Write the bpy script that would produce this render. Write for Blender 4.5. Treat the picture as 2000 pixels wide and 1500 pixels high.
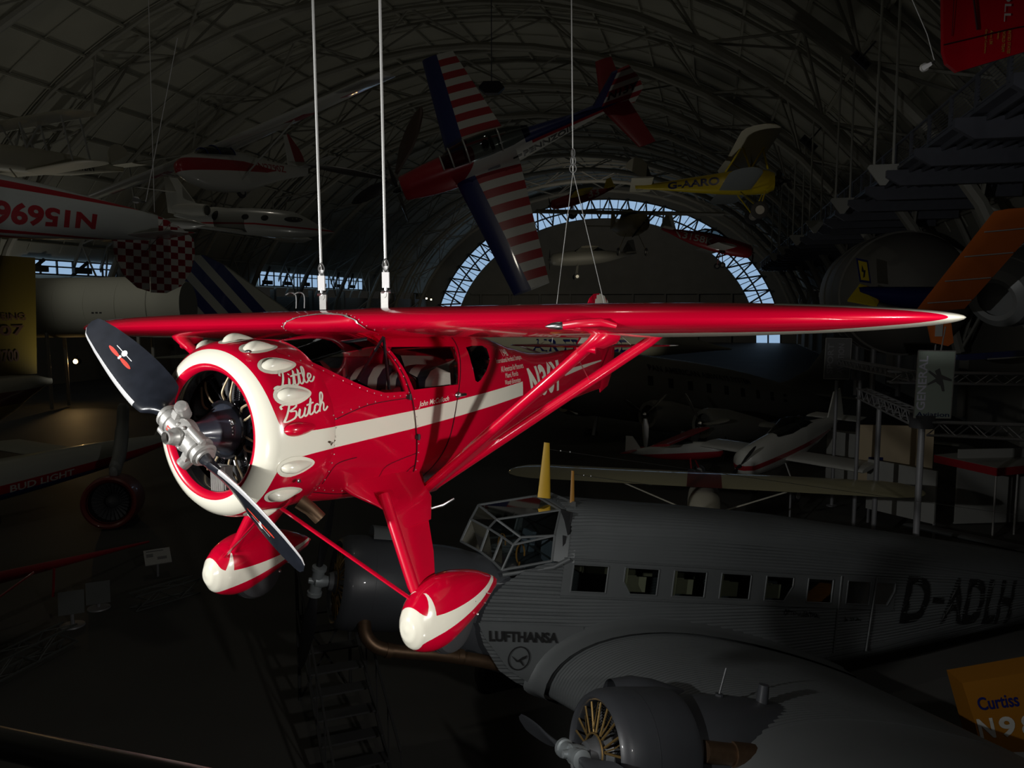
import bpy, bmesh, math, random
from math import sin, cos, pi, radians, sqrt, atan2
from mathutils import Vector, Matrix, geometry
from mathutils.bvhtree import BVHTree
S = bpy.context.scene
for _o in list(bpy.data.objects): bpy.data.objects.remove(_o)
random.seed(7)
# ---------------------------------------------------------------- camera, world, lights, exposure
FOC = 1522.575
PITCH = math.atan(155 / FOC)
EYE = 7.0
cam = bpy.data.cameras.new('camera'); camo = bpy.data.objects.new('camera', cam); S.collection.objects.link(camo)
cam.sensor_width = 36; cam.lens = 36 * FOC / 2000; cam.clip_start = .1; cam.clip_end = 600
camo.location = (0, 0, EYE); camo.rotation_euler = (pi / 2 - PITCH, 0, 0)
S.camera = camo
S.view_settings.view_transform = 'Standard'; S.view_settings.look = 'None'
S.view_settings.exposure = 0; S.view_settings.gamma = 1; S.view_settings.use_curve_mapping = False
W = bpy.data.worlds.new('hall_daylight'); S.world = W; W.use_nodes = True
W.node_tree.nodes['Background'].inputs[0].default_value = (1, .97, .86, 1)
W.node_tree.nodes['Background'].inputs[1].default_value = .009
def lamp(name, kind, loc, target, power, col=(1, 1, 1), size=.3, spot=60, blend=.5):
    l = bpy.data.lights.new(name, kind); l.energy = power; l.color = col
    if kind == 'AREA': l.shape = 'RECTANGLE'; l.size, l.size_y = (size if isinstance(size, tuple) else (size, size))
    else: l.shadow_soft_size = size
    if kind == 'SPOT': l.spot_size = radians(spot); l.spot_blend = blend
    o = bpy.data.objects.new(name, l); S.collection.objects.link(o); o.location = loc
    o.rotation_euler = (Vector(target) - Vector(loc)).to_track_quat('-Z', 'Y').to_euler()
    return o
lamp('flash_head_left', 'SPOT', (-6.0, 1.0, 7.4), (-1.6, 5.2, 6.4), 1800, (1, 1, .98), .09, 54, .5)
lamp('flash_head_right', 'SPOT', (3.2, 1.0, 6.6), (-.1, 5.8, 6.5), 640, (1, .98, .95), .14, 86, .7)
lamp('flash_head_low', 'SPOT', (-1.5, .8, 5.2), (-.9, 5.2, 6.2), 130, (1, .98, .95), .3, 70, .8)
_T = math.atan(390 / 1530.5)
def hp(x, y, z): return (x * cos(_T) + y * sin(_T), -x * sin(_T) + y * cos(_T), z)
for _x, _y, _p in ((-24, 12, 420), (-46, 16, 700), (-32, 34, 420), (-4, 30, 300), (-50, 48, 420), (-18, 56, 360), (1, 58, 220), (-35, 80, 360), (-8, 84, 260), (-24, 115, 400), (-30, -6, 300), (2, 2, 160)):
    lamp('vault_fill_spot', 'SPOT', hp(_x, _y, 2.4), hp(_x, _y + .1, 30), _p, (1, .98, .88), .25, 140, 1)  # added upward fill, no visible fixtures: ambient light for vault and undersides
for _x, _y in ((-6, 10), (-34, 10), (-4, 40), (-34, 42), (-12, 78), (-38, 80)):
    lamp('overhead_fill_spot', 'SPOT', hp(_x, _y, 27), hp(_x, _y + 6, 0), 330, (1, .93, .78), .4, 110, .8)  # added downward fill for the floor and hanging aircraft, no fixtures modelled
lamp('gallery_fill_spot', 'SPOT', hp(-20, 112, 20), hp(-20, 150, 8), 1500, (1, .92, .8), .4, 140, .8)  # added unseen spot that lifts the dark end wall
lamp('gallery_fill_spot', 'SPOT', (9.5, 2.5, 11.5), (5.5, 14, 2.5), 260, (1, .98, .95), .5, 60, .8)  # added unseen spot filling the rear side of the corrugated airliner
lamp('gallery_fill_spot', 'SPOT', hp(1, 35, 8.6), (4, 64, 4.4), 5500, (1, .9, .66), .3, 32, .6)  # added unseen warm spot that brightens the delta airliner's side
lamp('gallery_fill_spot', 'SPOT', hp(-35, 30, 13), (-23, 62, 4), 900, (1, .97, .85), .3, 50, .7)  # added unseen spot for the striped tail and pale fuselage at left
lamp('gallery_fill_spot', 'SPOT', hp(2, 24, 15), (11, 40, 2), 130, (1, .85, .6), .3, 60, .7)  # added unseen warm fill over the parked aircraft at right
# ---------------------------------------------------------------- materials
def mat(name, col, rough=.5, metal=0., coat=0., emit=None, es=0., trans=0., alpha=1., grain=0., scale=6., spec=None):
    m = bpy.data.materials.new(name); m.use_nodes = True; nt = m.node_tree; b = nt.nodes['Principled BSDF']
    b.inputs['Base Color'].default_value = (*col, 1); b.inputs['Roughness'].default_value = rough
    b.inputs['Metallic'].default_value = metal
    if spec is not None: b.inputs['Specular IOR Level'].default_value = spec
    if coat: b.inputs['Coat Weight'].default_value = coat; b.inputs['Coat Roughness'].default_value = .06
    if emit: b.inputs['Emission Color'].default_value = (*emit, 1); b.inputs['Emission Strength'].default_value = es
    if trans: b.inputs['Transmission Weight'].default_value = trans
    if grain:
        n = nt.nodes.new('ShaderNodeTexNoise'); n.inputs['Scale'].default_value = scale; n.inputs['Detail'].default_value = 6
        tc = nt.nodes.new('ShaderNodeTexCoord'); nt.links.new(tc.outputs['Object'], n.inputs['Vector'])
        mx = nt.nodes.new('ShaderNodeMix'); mx.data_type = 'RGBA'
        mx.inputs[6].default_value = (*[c * (1 - grain) for c in col], 1); mx.inputs[7].default_value = (*[min(1, c * (1 + grain)) for c in col], 1)
        nt.links.new(n.outputs['Fac'], mx.inputs[0]); nt.links.new(mx.outputs[2], b.inputs['Base Color'])
    return m
def glassmat(name, tint=(1, 1, 1), fac=.12, rough=.03):
    m = bpy.data.materials.new(name); m.use_nodes = True; nt = m.node_tree
    for n in list(nt.nodes): nt.nodes.remove(n)
    o = nt.nodes.new('ShaderNodeOutputMaterial'); t = nt.nodes.new('ShaderNodeBsdfTransparent'); t.inputs[0].default_value = (*tint, 1)
    g = nt.nodes.new('ShaderNodeBsdfGlossy'); g.inputs['Roughness'].default_value = rough
    lw = nt.nodes.new('ShaderNodeLayerWeight'); lw.inputs[0].default_value = fac
    mx = nt.nodes.new('ShaderNodeMixShader'); nt.links.new(lw.outputs['Fresnel'], mx.inputs[0])
    nt.links.new(t.outputs[0], mx.inputs[1]); nt.links.new(g.outputs[0], mx.inputs[2]); nt.links.new(mx.outputs[0], o.inputs[0])
    return m
class E_:                                           # small expression builder for shader maths
    def __init__(s, nt, v): s.nt = nt; s.v = v
    def _op(s, op, *a):
        n = s.nt.nodes.new('ShaderNodeMath'); n.operation = op
        for i, q in enumerate((s,) + a):
            if isinstance(q, E_): q = q.v
            if isinstance(q, (int, float)): n.inputs[i].default_value = q
            else: s.nt.links.new(q, n.inputs[i])
        return E_(s.nt, n.outputs[0])
    def __add__(s, o): return s._op('ADD', o)
    def __sub__(s, o): return s._op('SUBTRACT', o)
    def __rsub__(s, o): return (s * -1) + o
    def __mul__(s, o): return s._op('MULTIPLY', o)
    def __truediv__(s, o): return s._op('DIVIDE', o)
    def __rtruediv__(s, o): return s._op('POWER', -1) * o
    __radd__ = __add__; __rmul__ = __mul__
    def abs(s): return s._op('ABSOLUTE')
    def lt(s, o): return s._op('LESS_THAN', o)
    def gt(s, o): return s._op('GREATER_THAN', o)
    def max(s, o): return s._op('MAXIMUM', o)
    def min(s, o): return s._op('MINIMUM', o)
    def sqrt(s): return s._op('SQRT')
    def mod(s, o): return s._op('FLOORED_MODULO', o)
def maskmat(name, base, layers, rough=.3, metal=0., coat=.6):
    """layers: list of (colour, function(x, y, z) -> 0/1 mask) over object coordinates"""
    m = mat(name, base, rough, metal, coat); nt = m.node_tree; b = nt.nodes['Principled BSDF']
    tc = nt.nodes.new('ShaderNodeTexCoord'); sp = nt.nodes.new('ShaderNodeSeparateXYZ'); nt.links.new(tc.outputs['Object'], sp.inputs[0])
    x, y, z = (E_(nt, sp.outputs[i]) for i in range(3)); prev = None
    for col, f in layers:
        k = f(x, y, z); mx = nt.nodes.new('ShaderNodeMix'); mx.data_type = 'RGBA'
        nt.links.new(k.v, mx.inputs[0])
        if prev is None: mx.inputs[6].default_value = (*base, 1)
        else: nt.links.new(prev, mx.inputs[6])
        mx.inputs[7].default_value = (*col, 1); prev = mx.outputs[2]
    nt.links.new(prev, b.inputs['Base Color'])
    return m
# ---------------------------------------------------------------- mesh helpers
def frame(z, x=None):
    z = Vector(z).normalized(); x = Vector(x) if x else (Vector((1, 0, 0)) if abs(z.x) < .9 else Vector((0, 1, 0)))
    y = z.cross(x).normalized(); x = y.cross(z)
    return Matrix((x, y, z)).transposed()
class G:
    def __init__(s): s.v = []; s.f = []; s.m = []; s.mi = 0
    def add(s, vs, fs):
        o = len(s.v); s.v += [tuple(v) for v in vs]; s.f += [tuple(i + o for i in f) for f in fs]; s.m += [s.mi] * len(fs); return s
    def box(s, c, d, R=None):
        R = R or Matrix.Identity(3); c = Vector(c)
        vs = [c + R @ Vector((a * d[0] / 2, b * d[1] / 2, e * d[2] / 2)) for a in (-1, 1) for b in (-1, 1) for e in (-1, 1)]
        return s.add(vs, [(0, 1, 3, 2), (4, 6, 7, 5), (0, 4, 5, 1), (2, 3, 7, 6), (0, 2, 6, 4), (1, 5, 7, 3)])
    def loft(s, rings, cap=(1, 1), closed=True):
        n = len(rings[0]); vs = [p for r in rings for p in r]; fs = []
        for i in range(len(rings) - 1):
            for j in range(n if closed else n - 1):
                k = (j + 1) % n; fs.append((i * n + j, i * n + k, (i + 1) * n + k, (i + 1) * n + j))
        if closed and cap[0]: fs.append(tuple(range(n))[::-1])
        if closed and cap[1]: fs.append(tuple((len(rings) - 1) * n + j for j in range(n)))
        return s.add(vs, fs)
    def tube(s, pts, r, n=8, flat=1., up=None, cap=(1, 1)):
        pts = [Vector(p) for p in pts]; rings = []; ref = None
        for i, p in enumerate(pts):
            d = (pts[min(i + 1, len(pts) - 1)] - pts[max(i - 1, 0)]).normalized()
            if ref is None: ref = Vector(up) if up else (Vector((0, 0, 1)) if abs(d.z) < .95 else Vector((1, 0, 0)))
            x = (ref - d * ref.dot(d)).normalized(); y = d.cross(x); ref = x
            q = r[i] if isinstance(r, (list, tuple)) else r
            rings.append([p + x * (q * cos(2 * pi * j / n)) + y * (q * flat * sin(2 * pi * j / n)) for j in range(n)])
        return s.loft(rings, cap)
    def lathe(s, prof, c=(0, 0, 0), ax=(0, 0, 1), n=24, cap=(0, 0), x=None, sy=1.):
        M = frame(ax, x); c = Vector(c)
        return s.loft([[c + M @ Vector((r * cos(2 * pi * j / n), sy * r * sin(2 * pi * j / n), h)) for j in range(n)] for h, r in prof], cap)
    def ball(s, c, r, R=None, nu=12, nv=8):
        r = r if isinstance(r, (tuple, list)) else (r, r, r); R = R or Matrix.Identity(3); c = Vector(c)
        return s.loft([[c + R @ Vector((r[0] * sin(pi * (i + .02) / (nv + .04)) * cos(2 * pi * j / nu), r[1] * sin(pi * (i + .02) / (nv + .04)) * sin(2 * pi * j / nu), r[2] * cos(pi * i / nv))) for j in range(nu)] for i in range(nv + 1)])
    def prism(s, poly, a, b, M=None):
        """polygon (2D) extruded from a to b along local z of M"""
        M = M or Matrix.Identity(4)
        return s.loft([[M @ Vector((p[0], p[1], h)) for p in poly] for h in (a, b)])
    def build(s, name, mats, parent=None, ang=35, fix=True):
        me = bpy.data.meshes.new(name); me.from_pydata(s.v, [], s.f)
        for m in (mats if isinstance(mats, (list, tuple)) else [mats]): me.materials.append(m)
        me.polygons.foreach_set('material_index', s.m); me.update()
        if fix:
            b = bmesh.new(); b.from_mesh(me); bmesh.ops.recalc_face_normals(b, faces=b.faces); b.to_mesh(me); b.free()
        if ang:
            me.polygons.foreach_set('use_smooth', [True] * len(me.polygons)); me.set_sharp_from_angle(angle=radians(ang))
        return link(name, me, parent)
def link(name, me, parent=None):
    o = bpy.data.objects.new(name, me); S.collection.objects.link(o)
    if parent: o.parent = parent
    return o
def tag(o, label=None, cat=None, group=None, kind=None):
    if label: o['label'] = label
    if cat: o['category'] = cat
    if group: o['group'] = group
    if kind: o['kind'] = kind
    return o
def thing(name, label, cat, M=None, group=None):
    o = bpy.data.objects.new(name, None); S.collection.objects.link(o); o.empty_display_size = .2
    if M is not None: o.matrix_world = M if isinstance(M, Matrix) else Matrix(M)
    return tag(o, label, cat, group)
def copy_tree(o, parent=None):
    c = o.copy(); S.collection.objects.link(c); c.parent = parent
    for ch in list(o.children): copy_tree(ch, c)
    return c
def bvh_of(*obs):
    vs, fs = [], []
    for o in obs:
        k = len(vs); vs += [v.co.copy() for v in o.data.vertices]; fs += [tuple(i + k for i in p.vertices) for p in o.data.polygons]
    return BVHTree.FromPolygons(vs, fs)
def evalmods(o):
    dg = bpy.context.evaluated_depsgraph_get(); dg.update()
    me = bpy.data.meshes.new_from_object(o.evaluated_get(dg)); old = o.data; o.modifiers.clear(); o.data = me
    return o
def boolean(o, cutter, op):
    m = o.modifiers.new('b', 'BOOLEAN'); m.object = cutter; m.operation = op; m.solver = 'EXACT'; evalmods(o)
_AX = {'Y': lambda p, h: (p[0], h, p[1]), 'X': lambda p, h: (h, p[0], p[1]), 'Z': lambda p, h: (p[0], p[1], h)}
def cdt(loops, step):
    """fill 2D loops (even-odd) with a fine triangulation"""
    pts, ed = [], []
    for L in loops:
        M = []
        for i in range(len(L)):
            a, b = Vector(L[i]), Vector(L[(i + 1) % len(L)]); k = max(1, int((b - a).length / step))
            M += [a.lerp(b, j / k) for j in range(k)]
        o = len(pts); pts += M; ed += [(o + i, o + (i + 1) % len(M)) for i in range(len(M))]
    x0, x1 = min(p.x for p in pts), max(p.x for p in pts); y0, y1 = min(p.y for p in pts), max(p.y for p in pts)
    nb = len(pts); polys = [[Vector(q) for q in L] for L in loops]
    def inside(p):
        c = 0
        for L in polys:
            for i in range(len(L)):
                a, b = L[i], L[i - 1]
                if (a.y > p[1]) != (b.y > p[1]) and p[0] < (b.x - a.x) * (p[1] - a.y) / (b.y - a.y) + a.x: c ^= 1
        return c
    i = 0; y = y0 + step / 2
    while y < y1:
        x = x0 + step / 2 * (1 + i % 2)
        while x < x1:
            if inside((x, y)): pts.append(Vector((x, y)))
            x += step
        y += step * .87; i += 1
    r = geometry.delaunay_2d_cdt(pts, ed, [], 0, 1e-6)
    V = r[0]; F = [f for f in r[2] if inside(((V[f[0]].x + V[f[1]].x + V[f[2]].x) / 3, (V[f[0]].y + V[f[1]].y + V[f[2]].y) / 3))]
    return [tuple(v) for v in V], F
def project(tri, bvh, ax, sgn, off=.003, M=None):
    """project flat triangles along an axis on to a surface (side sgn), lifted by off"""
    vs, fs = tri; out = []; ok = []
    d = Vector(_AX[ax]((0, 0), -sgn))
    for p in vs:
        o = Vector(_AX[ax](p, 30. * sgn)); h, n, _, _ = bvh.ray_cast(o, d)
        if h is None: ok.append(False); out.append(o)
        else:
            if n.dot(d) > 0: n = -n
            ok.append(True); out.append(h + n * off)
    return out, [f for f in fs if all(ok[i] for i in f)]
def decal(name, loops, bvh, ax, sgn, m, parent, step=.03, off=.003, label=None):
    g = G(); v, f = project(cdt(loops, step), bvh, ax, sgn, off); g.add(v, f); o = g.build(name, m, parent, 60, False)
    return o
_tc = {}
def text2d(s, bold=0., res=4):
    key = (s, bold)
    if key in _tc: return _tc[key]
    c = bpy.data.curves.new('t', 'FONT'); c.body = s; c.resolution_u = res; c.offset = bold; c.fill_mode = 'FRONT'
    o = bpy.data.objects.new('t', c); me = bpy.data.meshes.new_from_object(o)
    V = [(v.co.x, v.co.y) for v in me.vertices]; F = [tuple(p.vertices) for p in me.polygons]
    bpy.data.objects.remove(o); bpy.data.curves.remove(c); bpy.data.meshes.remove(me)
    x0, x1 = min(v[0] for v in V), max(v[0] for v in V); y0, y1 = min(v[1] for v in V), max(v[1] for v in V)
    V = [((x - x0) / (x1 - x0), (y - y0) / (y1 - y0)) for x, y in V]; _tc[key] = (V, F); return V, F
def quadmap(V, q):
    bl, br, tr, tl = [Vector(p) for p in q]
    return [tuple((bl * (1 - a) + br * a) * (1 - b) + (tl * (1 - a) + tr * a) * b) for a, b in V]
def subdiv(V, F, L):
    b = bmesh.new(); vs = [b.verts.new((v[0], v[1], 0)) for v in V]
    for f in F:
        try: b.faces.new([vs[i] for i in f])
        except ValueError: pass
    bmesh.ops.triangulate(b, faces=b.faces)
    for _ in range(6):
        e = [e for e in b.edges if e.calc_length() > L]
        if not e: break
        bmesh.ops.subdivide_edges(b, edges=e, cuts=1); bmesh.ops.triangulate(b, faces=[f for f in b.faces if len(f.verts) > 3])
    b.verts.index_update(); R = [(v.co.x, v.co.y) for v in b.verts], [tuple(v.index for v in f.verts) for f in b.faces]; b.free(); return R
def text_on(name, s, q, bvh, ax, sgn, m, parent, bold=0.01, L=.06, off=.004):
    V, F = text2d(s, bold); V, F = subdiv(quadmap(V, q), F, L)
    g = G(); v, f = project((V, F), bvh, ax, sgn, off); g.add(v, f); return g.build(name, m, parent, 0, False)
def text_flat(name, s, corners, m, parent, bold=.01, off=None):
    V, F = text2d(s, bold); g = G(); g.add(quadmap(V, corners), F); return g.build(name, m, parent, 0, False)
def spline(P, k=6):
    P = [Vector(p) for p in P]; out = []
    for i in range(len(P) - 1):
        a, b, c, d = P[max(i - 1, 0)], P[i], P[i + 1], P[min(i + 2, len(P) - 1)]
        for j in range(k):
            t = j / k; out.append(.5 * ((2 * b) + (c - a) * t + (2 * a - 5 * b + 4 * c - d) * t * t + (3 * b - a - 3 * c + d) * t ** 3))
    return out + [P[-1]]
def ribbon(P, w, thick=None):
    """flat 2D stroke of a point list -> (verts, quads)"""
    V, F = [], []; n = len(P)
    for i, p in enumerate(P):
        d = (P[min(i + 1, n - 1)] - P[max(i - 1, 0)]); d = d.normalized() if d.length > 1e-9 else Vector((1, 0))
        q = w * (thick(i / (n - 1), d) if thick else 1)
        V += [(p.x - d.y * q, p.y + d.x * q), (p.x + d.y * q, p.y - d.x * q)]
        if i: F.append((2 * i - 2, 2 * i - 1, 2 * i + 1, 2 * i))
    return V, F
def lerp_tab(T, x):
    """interpolate rows of a table sorted by decreasing first value"""
    if x >= T[0][0]: return T[0][1:]
    for a, b in zip(T, T[1:]):
        if x >= b[0]:
            t = (x - a[0]) / (b[0] - a[0]); t = t; return tuple(p + (q - p) * t for p, q in zip(a[1:], b[1:]))
    return T[-1][1:]
def smooth_tab(T, n=4):
    out = []
    for i in range(len(T) - 1):
        a, b, c, d = T[max(i - 1, 0)], T[i], T[i + 1], T[min(i + 2, len(T) - 1)]
        for j in range(n):
            t = j / n; out.append(tuple(.5 * ((2 * q) + (r - p) * t + (2 * p - 5 * q + 4 * r - s_) * t * t + (3 * q - p - 3 * r + s_) * t ** 3) if k else q + (r - q) * t for k, (p, q, r, s_) in enumerate(zip(a, b, c, d))))
    return out + [T[-1]]
def body_rings(T, n=40):
    """stations (x, halfwidth, ztop, zbottom, exponent[, ycentre])"""
    R = []
    for r in T:
        x, w, zt, zb, e = r[:5]; zc, h = (zt + zb) / 2, (zt - zb) / 2; ring = []
        for j in range(n):
            a = 2 * pi * (j + .5) / n; c, s_ = cos(a), sin(a)
            ring.append(Vector((x, w * math.copysign(abs(c) ** (2 / e), c), zc + h * math.copysign(abs(s_) ** (2 / e), s_))))
        R.append(ring)
    return R
def airfoil(n=12, up=.65, th=.12, le=1.):
    """list of (c, z) from trailing edge over the top to the nose and back, chord 0..1 back from the nose"""
    def t(c): return 5 * th * (.2969 * le * sqrt(c) - .126 * c - .3516 * c * c + .2843 * c ** 3 - .1015 * c ** 4)
    cs = [(.5 * (1 + cos(pi * i / n))) for i in range(n + 1)]
    T = [(c, 2 * up * t(c)) for c in cs]; B = [(c, -2 * (1 - up) * t(c)) for c in cs[::-1][1:]]
    return T + B[:-1]
def wing(g, sts, af, vertical=False):
    """sts: list of (span, xle, xte, z, thickness scale)"""
    R = []
    for y, a, b, z, k in sts:
        ch = a - b; ring = []
        for c, h in af:
            p = (a - c * ch, y, z + h * ch * k)
            ring.append(Vector((p[0], p[2], p[1])) if vertical else Vector(p))
        R.append(ring)
    return g.loft(R)
HERO_M = [[-0.5146, 0.8624, -0.0074, -1.2061], [-0.8621, -0.5141, 0.031, 4.9396], [0.0229, 0.0223, 0.9995, 6.8941], [0.0, 0.0, 0.0, 1.0]]
JU_M = [[-0.9144, 0.381, 0.1367, 0.8479], [-0.3633, -0.9214, 0.1376, 12.1428], [0.1784, 0.0762, 0.981, 2.8335], [0.0, 0.0, 0.0, 1.0]]
STRIPS = [("window_2", 53, 63.5, 9.6, 10.8, -55.3), ("window_3", 88, 118, 9.4, 11.8, -55.3)]
PL = {'CHIP': [[-0.9392,0.3212,-0.1211,-1.2148],[-0.0471,-0.4702,-0.8813,24.8094],[-0.34,-0.822,0.4568,11.4115],[0,0,0,1]],'GLID': [[-0.3266,0.9055,-0.271,-9.9847],[-0.9357,-0.3503,-0.0428,29.3945],[-0.1337,0.2396,0.9616,11.9123],[0,0,0,1]],'INV': [[-0.65,-0.7598,-0.0137,-8.7149],[-0.7593,0.6502,-0.0269,13.2601],[0.0294,-0.007,-0.9995,8.6123],[0,0,0,1]],'YEL': [[0.9927,0.1203,-0.0103,9.6113],[-0.1194,0.9907,0.0651,33.3423],[0.018,-0.0634,0.9978,12.1356],[0,0,0,1]],'JET': [[0.9391,0.3353,0.0753,-16.2127],[-0.3342,0.9421,-0.0268,48.7633],[-0.0799,-0.0,0.9968,12.0613],[0.0,0.0,0.0,1.0]],'BIP': [[-0.4617,0.8869,-0.0178,-20.5392],[-0.8862,-0.4621,-0.0341,36.0822],[-0.0384,0.0,0.9993,13.3849],[0.0,0.0,0.0,1.0]],'CONC': [[0.9658,0.2592,-0.0007,-9.2672],[-0.2592,0.9658,0.0002,67.0529],[0.0007,0.0,1.0,4.1185],[0.0,0.0,0.0,1.0]],'STRA': [[-0.8305,0.5432,0.1229,10.7712],[-0.5374,-0.8396,0.0795,42.2082],[0.1463,0.0,0.9892,1.9756],[0.0,0.0,0.0,1.0]],'BOE': [[0.4396,0.8946,0.0804,-29.0166],[-0.88,0.4469,-0.1609,45.4056],[-0.1798,0.0,0.9837,3.7624],[0.0,0.0,0.0,1.0]],'PALE': [[-0.9999,0.0013,-0.013,-27.5783],[-0.0013,-1.0,-0.0,52.2515],[-0.013,0.0,0.9999,6.8301],[0.0,0.0,0.0,1.0]],'CREAM': [[0.2385,-0.9711,0.0062,4.8027],[0.9708,0.2386,0.0252,19.1247],[-0.0259,0.0,0.9997,2.3233],[0.0,0.0,0.0,1.0]],'REDBI': [[0.8411,0.5259,-0.1266,6.2747],[-0.5201,0.8505,0.0783,29.8297],[0.1488,0.0,0.9889,1.3355],[0.0,0.0,0.0,1.0]],'RACER': [[-0.7551,0.6492,-0.0912,9.7893],[-0.6446,-0.7606,-0.0779,26.6628],[-0.1199,-0.0,0.9928,2.3174],[0.0,0.0,0.0,1.0]],'N33': [[-0.9707,0.0251,-0.239,4.5154],[-0.0243,-0.9997,-0.006,50.9569],[-0.2391,0.0,0.971,13.8608],[0.0,0.0,0.0,1.0]],'RED3': [[0.9738,0.0236,0.226,14.9746],[-0.023,0.9997,-0.0053,60.805],[-0.2261,0.0,0.9741,11.8613],[0.0,0.0,0.0,1.0]],'TAN': [[0.1331,0.9911,0.0028,7.0302],[-0.9909,0.1331,-0.021,48.7339],[-0.0212,0.0,0.9998,11.7725],[0.0,0.0,0.0,1.0]],'BUD': [[-0.4916,0.8702,-0.0313,-15.6478],[-0.8685,-0.4926,-0.0552,27.0858],[-0.0635,0.0,0.998,1.5352],[0.0,0.0,0.0,1.0]],'ENG': [[0.2659,0.9635,-0.0303,-13.0201],[-0.9573,0.2676,0.1092,25.432],[0.1134,0.0,0.9936,0.1],[0.0,0.0,0.0,1.0]],'DIM': [[-0.9991,0.0044,-0.0432,6.2066],[-0.0044,-1.0,-0.0002,60.6793],[-0.0432,0.0,0.9991,10.6264],[0.0,0.0,0.0,1.0]],'KNOLL': [[-0.6283,0.7612,-0.1606,8.7188],[-0.7375,-0.6485,-0.1886,15.091],[-0.2477,0.0,0.9688,12.0688],[0.0,0.0,0.0,1.0]],'pulleyR': [5.333,10.362,10.051],'pulleyL': [-5.738,12.224,8.592],'lampR': [13.438,31.109,16.37],'lampR2': [20.951,56.437,18.32],'speaker': [-1.182,46.499,19.438],'star': [-30.777,54.878,3.011],'l2': [-27.427,80.36,6.477],'l3': [-9.871,90.537,7.706],'l4': [-9.547,92.537,7.601],'gen': [9.144,16.913,5.278],'gen2': [10.809,25.953,5.216],'panel1': [-9.077,19.414,0.231],'ch1': [-9.602,16.415,0.391],'ch2': [-9.552,17.405,0.237],'tr0': [-9.195,13.425,0.642],'tr1': [-8.932,15.418,0.466],'rail0': [-0.82,1.139,6.336],'rail1': [-0.473,0.944,6.401],'boom0': [-11.165,16.485,1.079],'boom1': [-10.259,21.436,0.344],'stair0': [-3.356,13.402,0.414],'stair1': [-1.926,10.867,0.2],'orgA': [11.705,19.323,9.21],'orgB': [13.228,19.338,9.359],'orgC': [13.004,22.128,7.144],'orgD': [11.559,22.118,7.043],'redA': [7.705,14.636,12.534],'redB': [7.751,14.533,11.528],'redC': [8.0,14.495,11.153],'redD': [9.287,14.535,11.546],'blueA': [16.748,29.946,4.942],'blueB': [17.247,25.97,5.386],'post': [8.988,16.913,5.278],'postm': [10.331,21.741,3.334],'postl': [10.64,23.717,3.001],'post3': [11.172,26.682,2.501],'canopy': [14.896,23.629,2.139],'pan1': [12.476,28.61,1.694],'pan2': [11.98,23.597,1.825],'pan3': [15.516,24.481,0.629],'beige': [12.773,25.685,2.583],'cab': [8.248,20.676,2.746],'trR': [9.044,16.8,4.167],'trR2': [9.95,14.813,4.403],'DASH': [[-0.3697,0.9292,0.0,-24.3798],[-0.9292,-0.3697,0.0,39.8688],[0.0,0.0,1.0,3.6807],[0.0,0.0,0.0,1.0]],'BARREL': [[-0.247,0.969,0.0,23.1713],[-0.969,-0.247,0.0,48.3119],[0.0,0.0,1.0,7.6273],[0.0,0.0,0.0,1.0]],'NAC': [[-0.8305,0.4679,-0.3022,16.1733],[-0.4397,-0.8838,-0.16,25.1874],[-0.342,0.0,0.9397,7.5717],[0.0,0.0,0.0,1.0]],'sign': [16.196,36.342,8.529],'curtA': [6.965,11.519,1.174],'curtB': [8.547,11.547,1.449],'curtC': [8.785,11.4,0.0],'curtD': [7.281,11.4,0.0],'c1': [[-0.812,5.06,7.083],[-1.216,6.986,26.0]],'c2': [[-1.295,5.348,7.071],[-1.892,7.275,26.0]],'c3': [[0.649,8.486,8.41],[0.49,10.277,26.0]],'c3a': [[0.649,8.486,8.41],[0.424,8.345,6.561]],'c3b': [[0.649,8.486,8.41],[1.053,8.028,6.575]],'c4': [[-6.924,15.355,8.781],[-7.41,17.108,26.0]]}
# ================================================================ the red high-wing aeroplane
RED, CREAM = (.60, .0, .024), (.84, .81, .68)
C_ = dict(
 red=mat('red_enamel', RED, .28, 0, .7), cream=mat('cream_enamel', CREAM, .3, 0, .6),
 dark=mat('near_black', (.012, .012, .013), .5), blackgloss=mat('black_gloss', (.008, .008, .01), .15, 0, .5),
 alu=mat('cast_aluminium', (.42, .41, .39), .42, .45, grain=.25, scale=30), steel=mat('steel', (.55, .55, .55), .3, 1.),
 tyre=mat('tyre_rubber', (.03, .03, .032), .6), greyblue=mat('grey_blue_enamel', (.05, .06, .085), .3, 0, .4),
 tan=mat('braided_lead', (.42, .33, .2), .5, .3), bronze=mat('scorched_bronze', (.16, .1, .06), .45, .8, grain=.3, scale=15),
 navy=mat('dark_leather', (.03, .032, .05), .45), creamleather=mat('cream_leather', (.75, .72, .62), .45),
 white=mat('white_paint', (.8, .8, .8), .5), glass=glassmat('clear_perspex', (.93, .93, .93), .16), smoked=glassmat('dim_perspex', (.5, .48, .5), .2))
def stripe(x, y, z):
    x0 = x; x = x - (z + .75).max(0) * .042 * x.gt(.55)
    zc = (x * -.026 - .643).max(x * -.049 - .650) + (x * -1 - 2.2).max(0) * .018
    w = .0018 / (.81 - x).max(.0001) + .0565
    w = w * x.gt(-2.0) + ((x + 4.6) * .018) * x.lt(-3.06)
    band = (z - zc).abs().lt(w)
    return band.max(x.gt(.812)) * (x.lt(-2.07) * x.gt(-3.06) * -1 + 1)
def ringred(x, y, z):
    r = (y * y + (z + .6) * (z + .6)).sqrt(); return r.lt(.372) * x.gt(.5)
def ringin(x, y, z):
    r = (y * y + (z + .6) * (z + .6)).sqrt(); return r.lt(.345) * x.gt(.5) * x.lt(.838)
paint = maskmat('red_and_cream_livery', RED, [(CREAM, stripe), (RED, ringred), ((.012, .012, .013), ringin)], .24, 0, .8)
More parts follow.
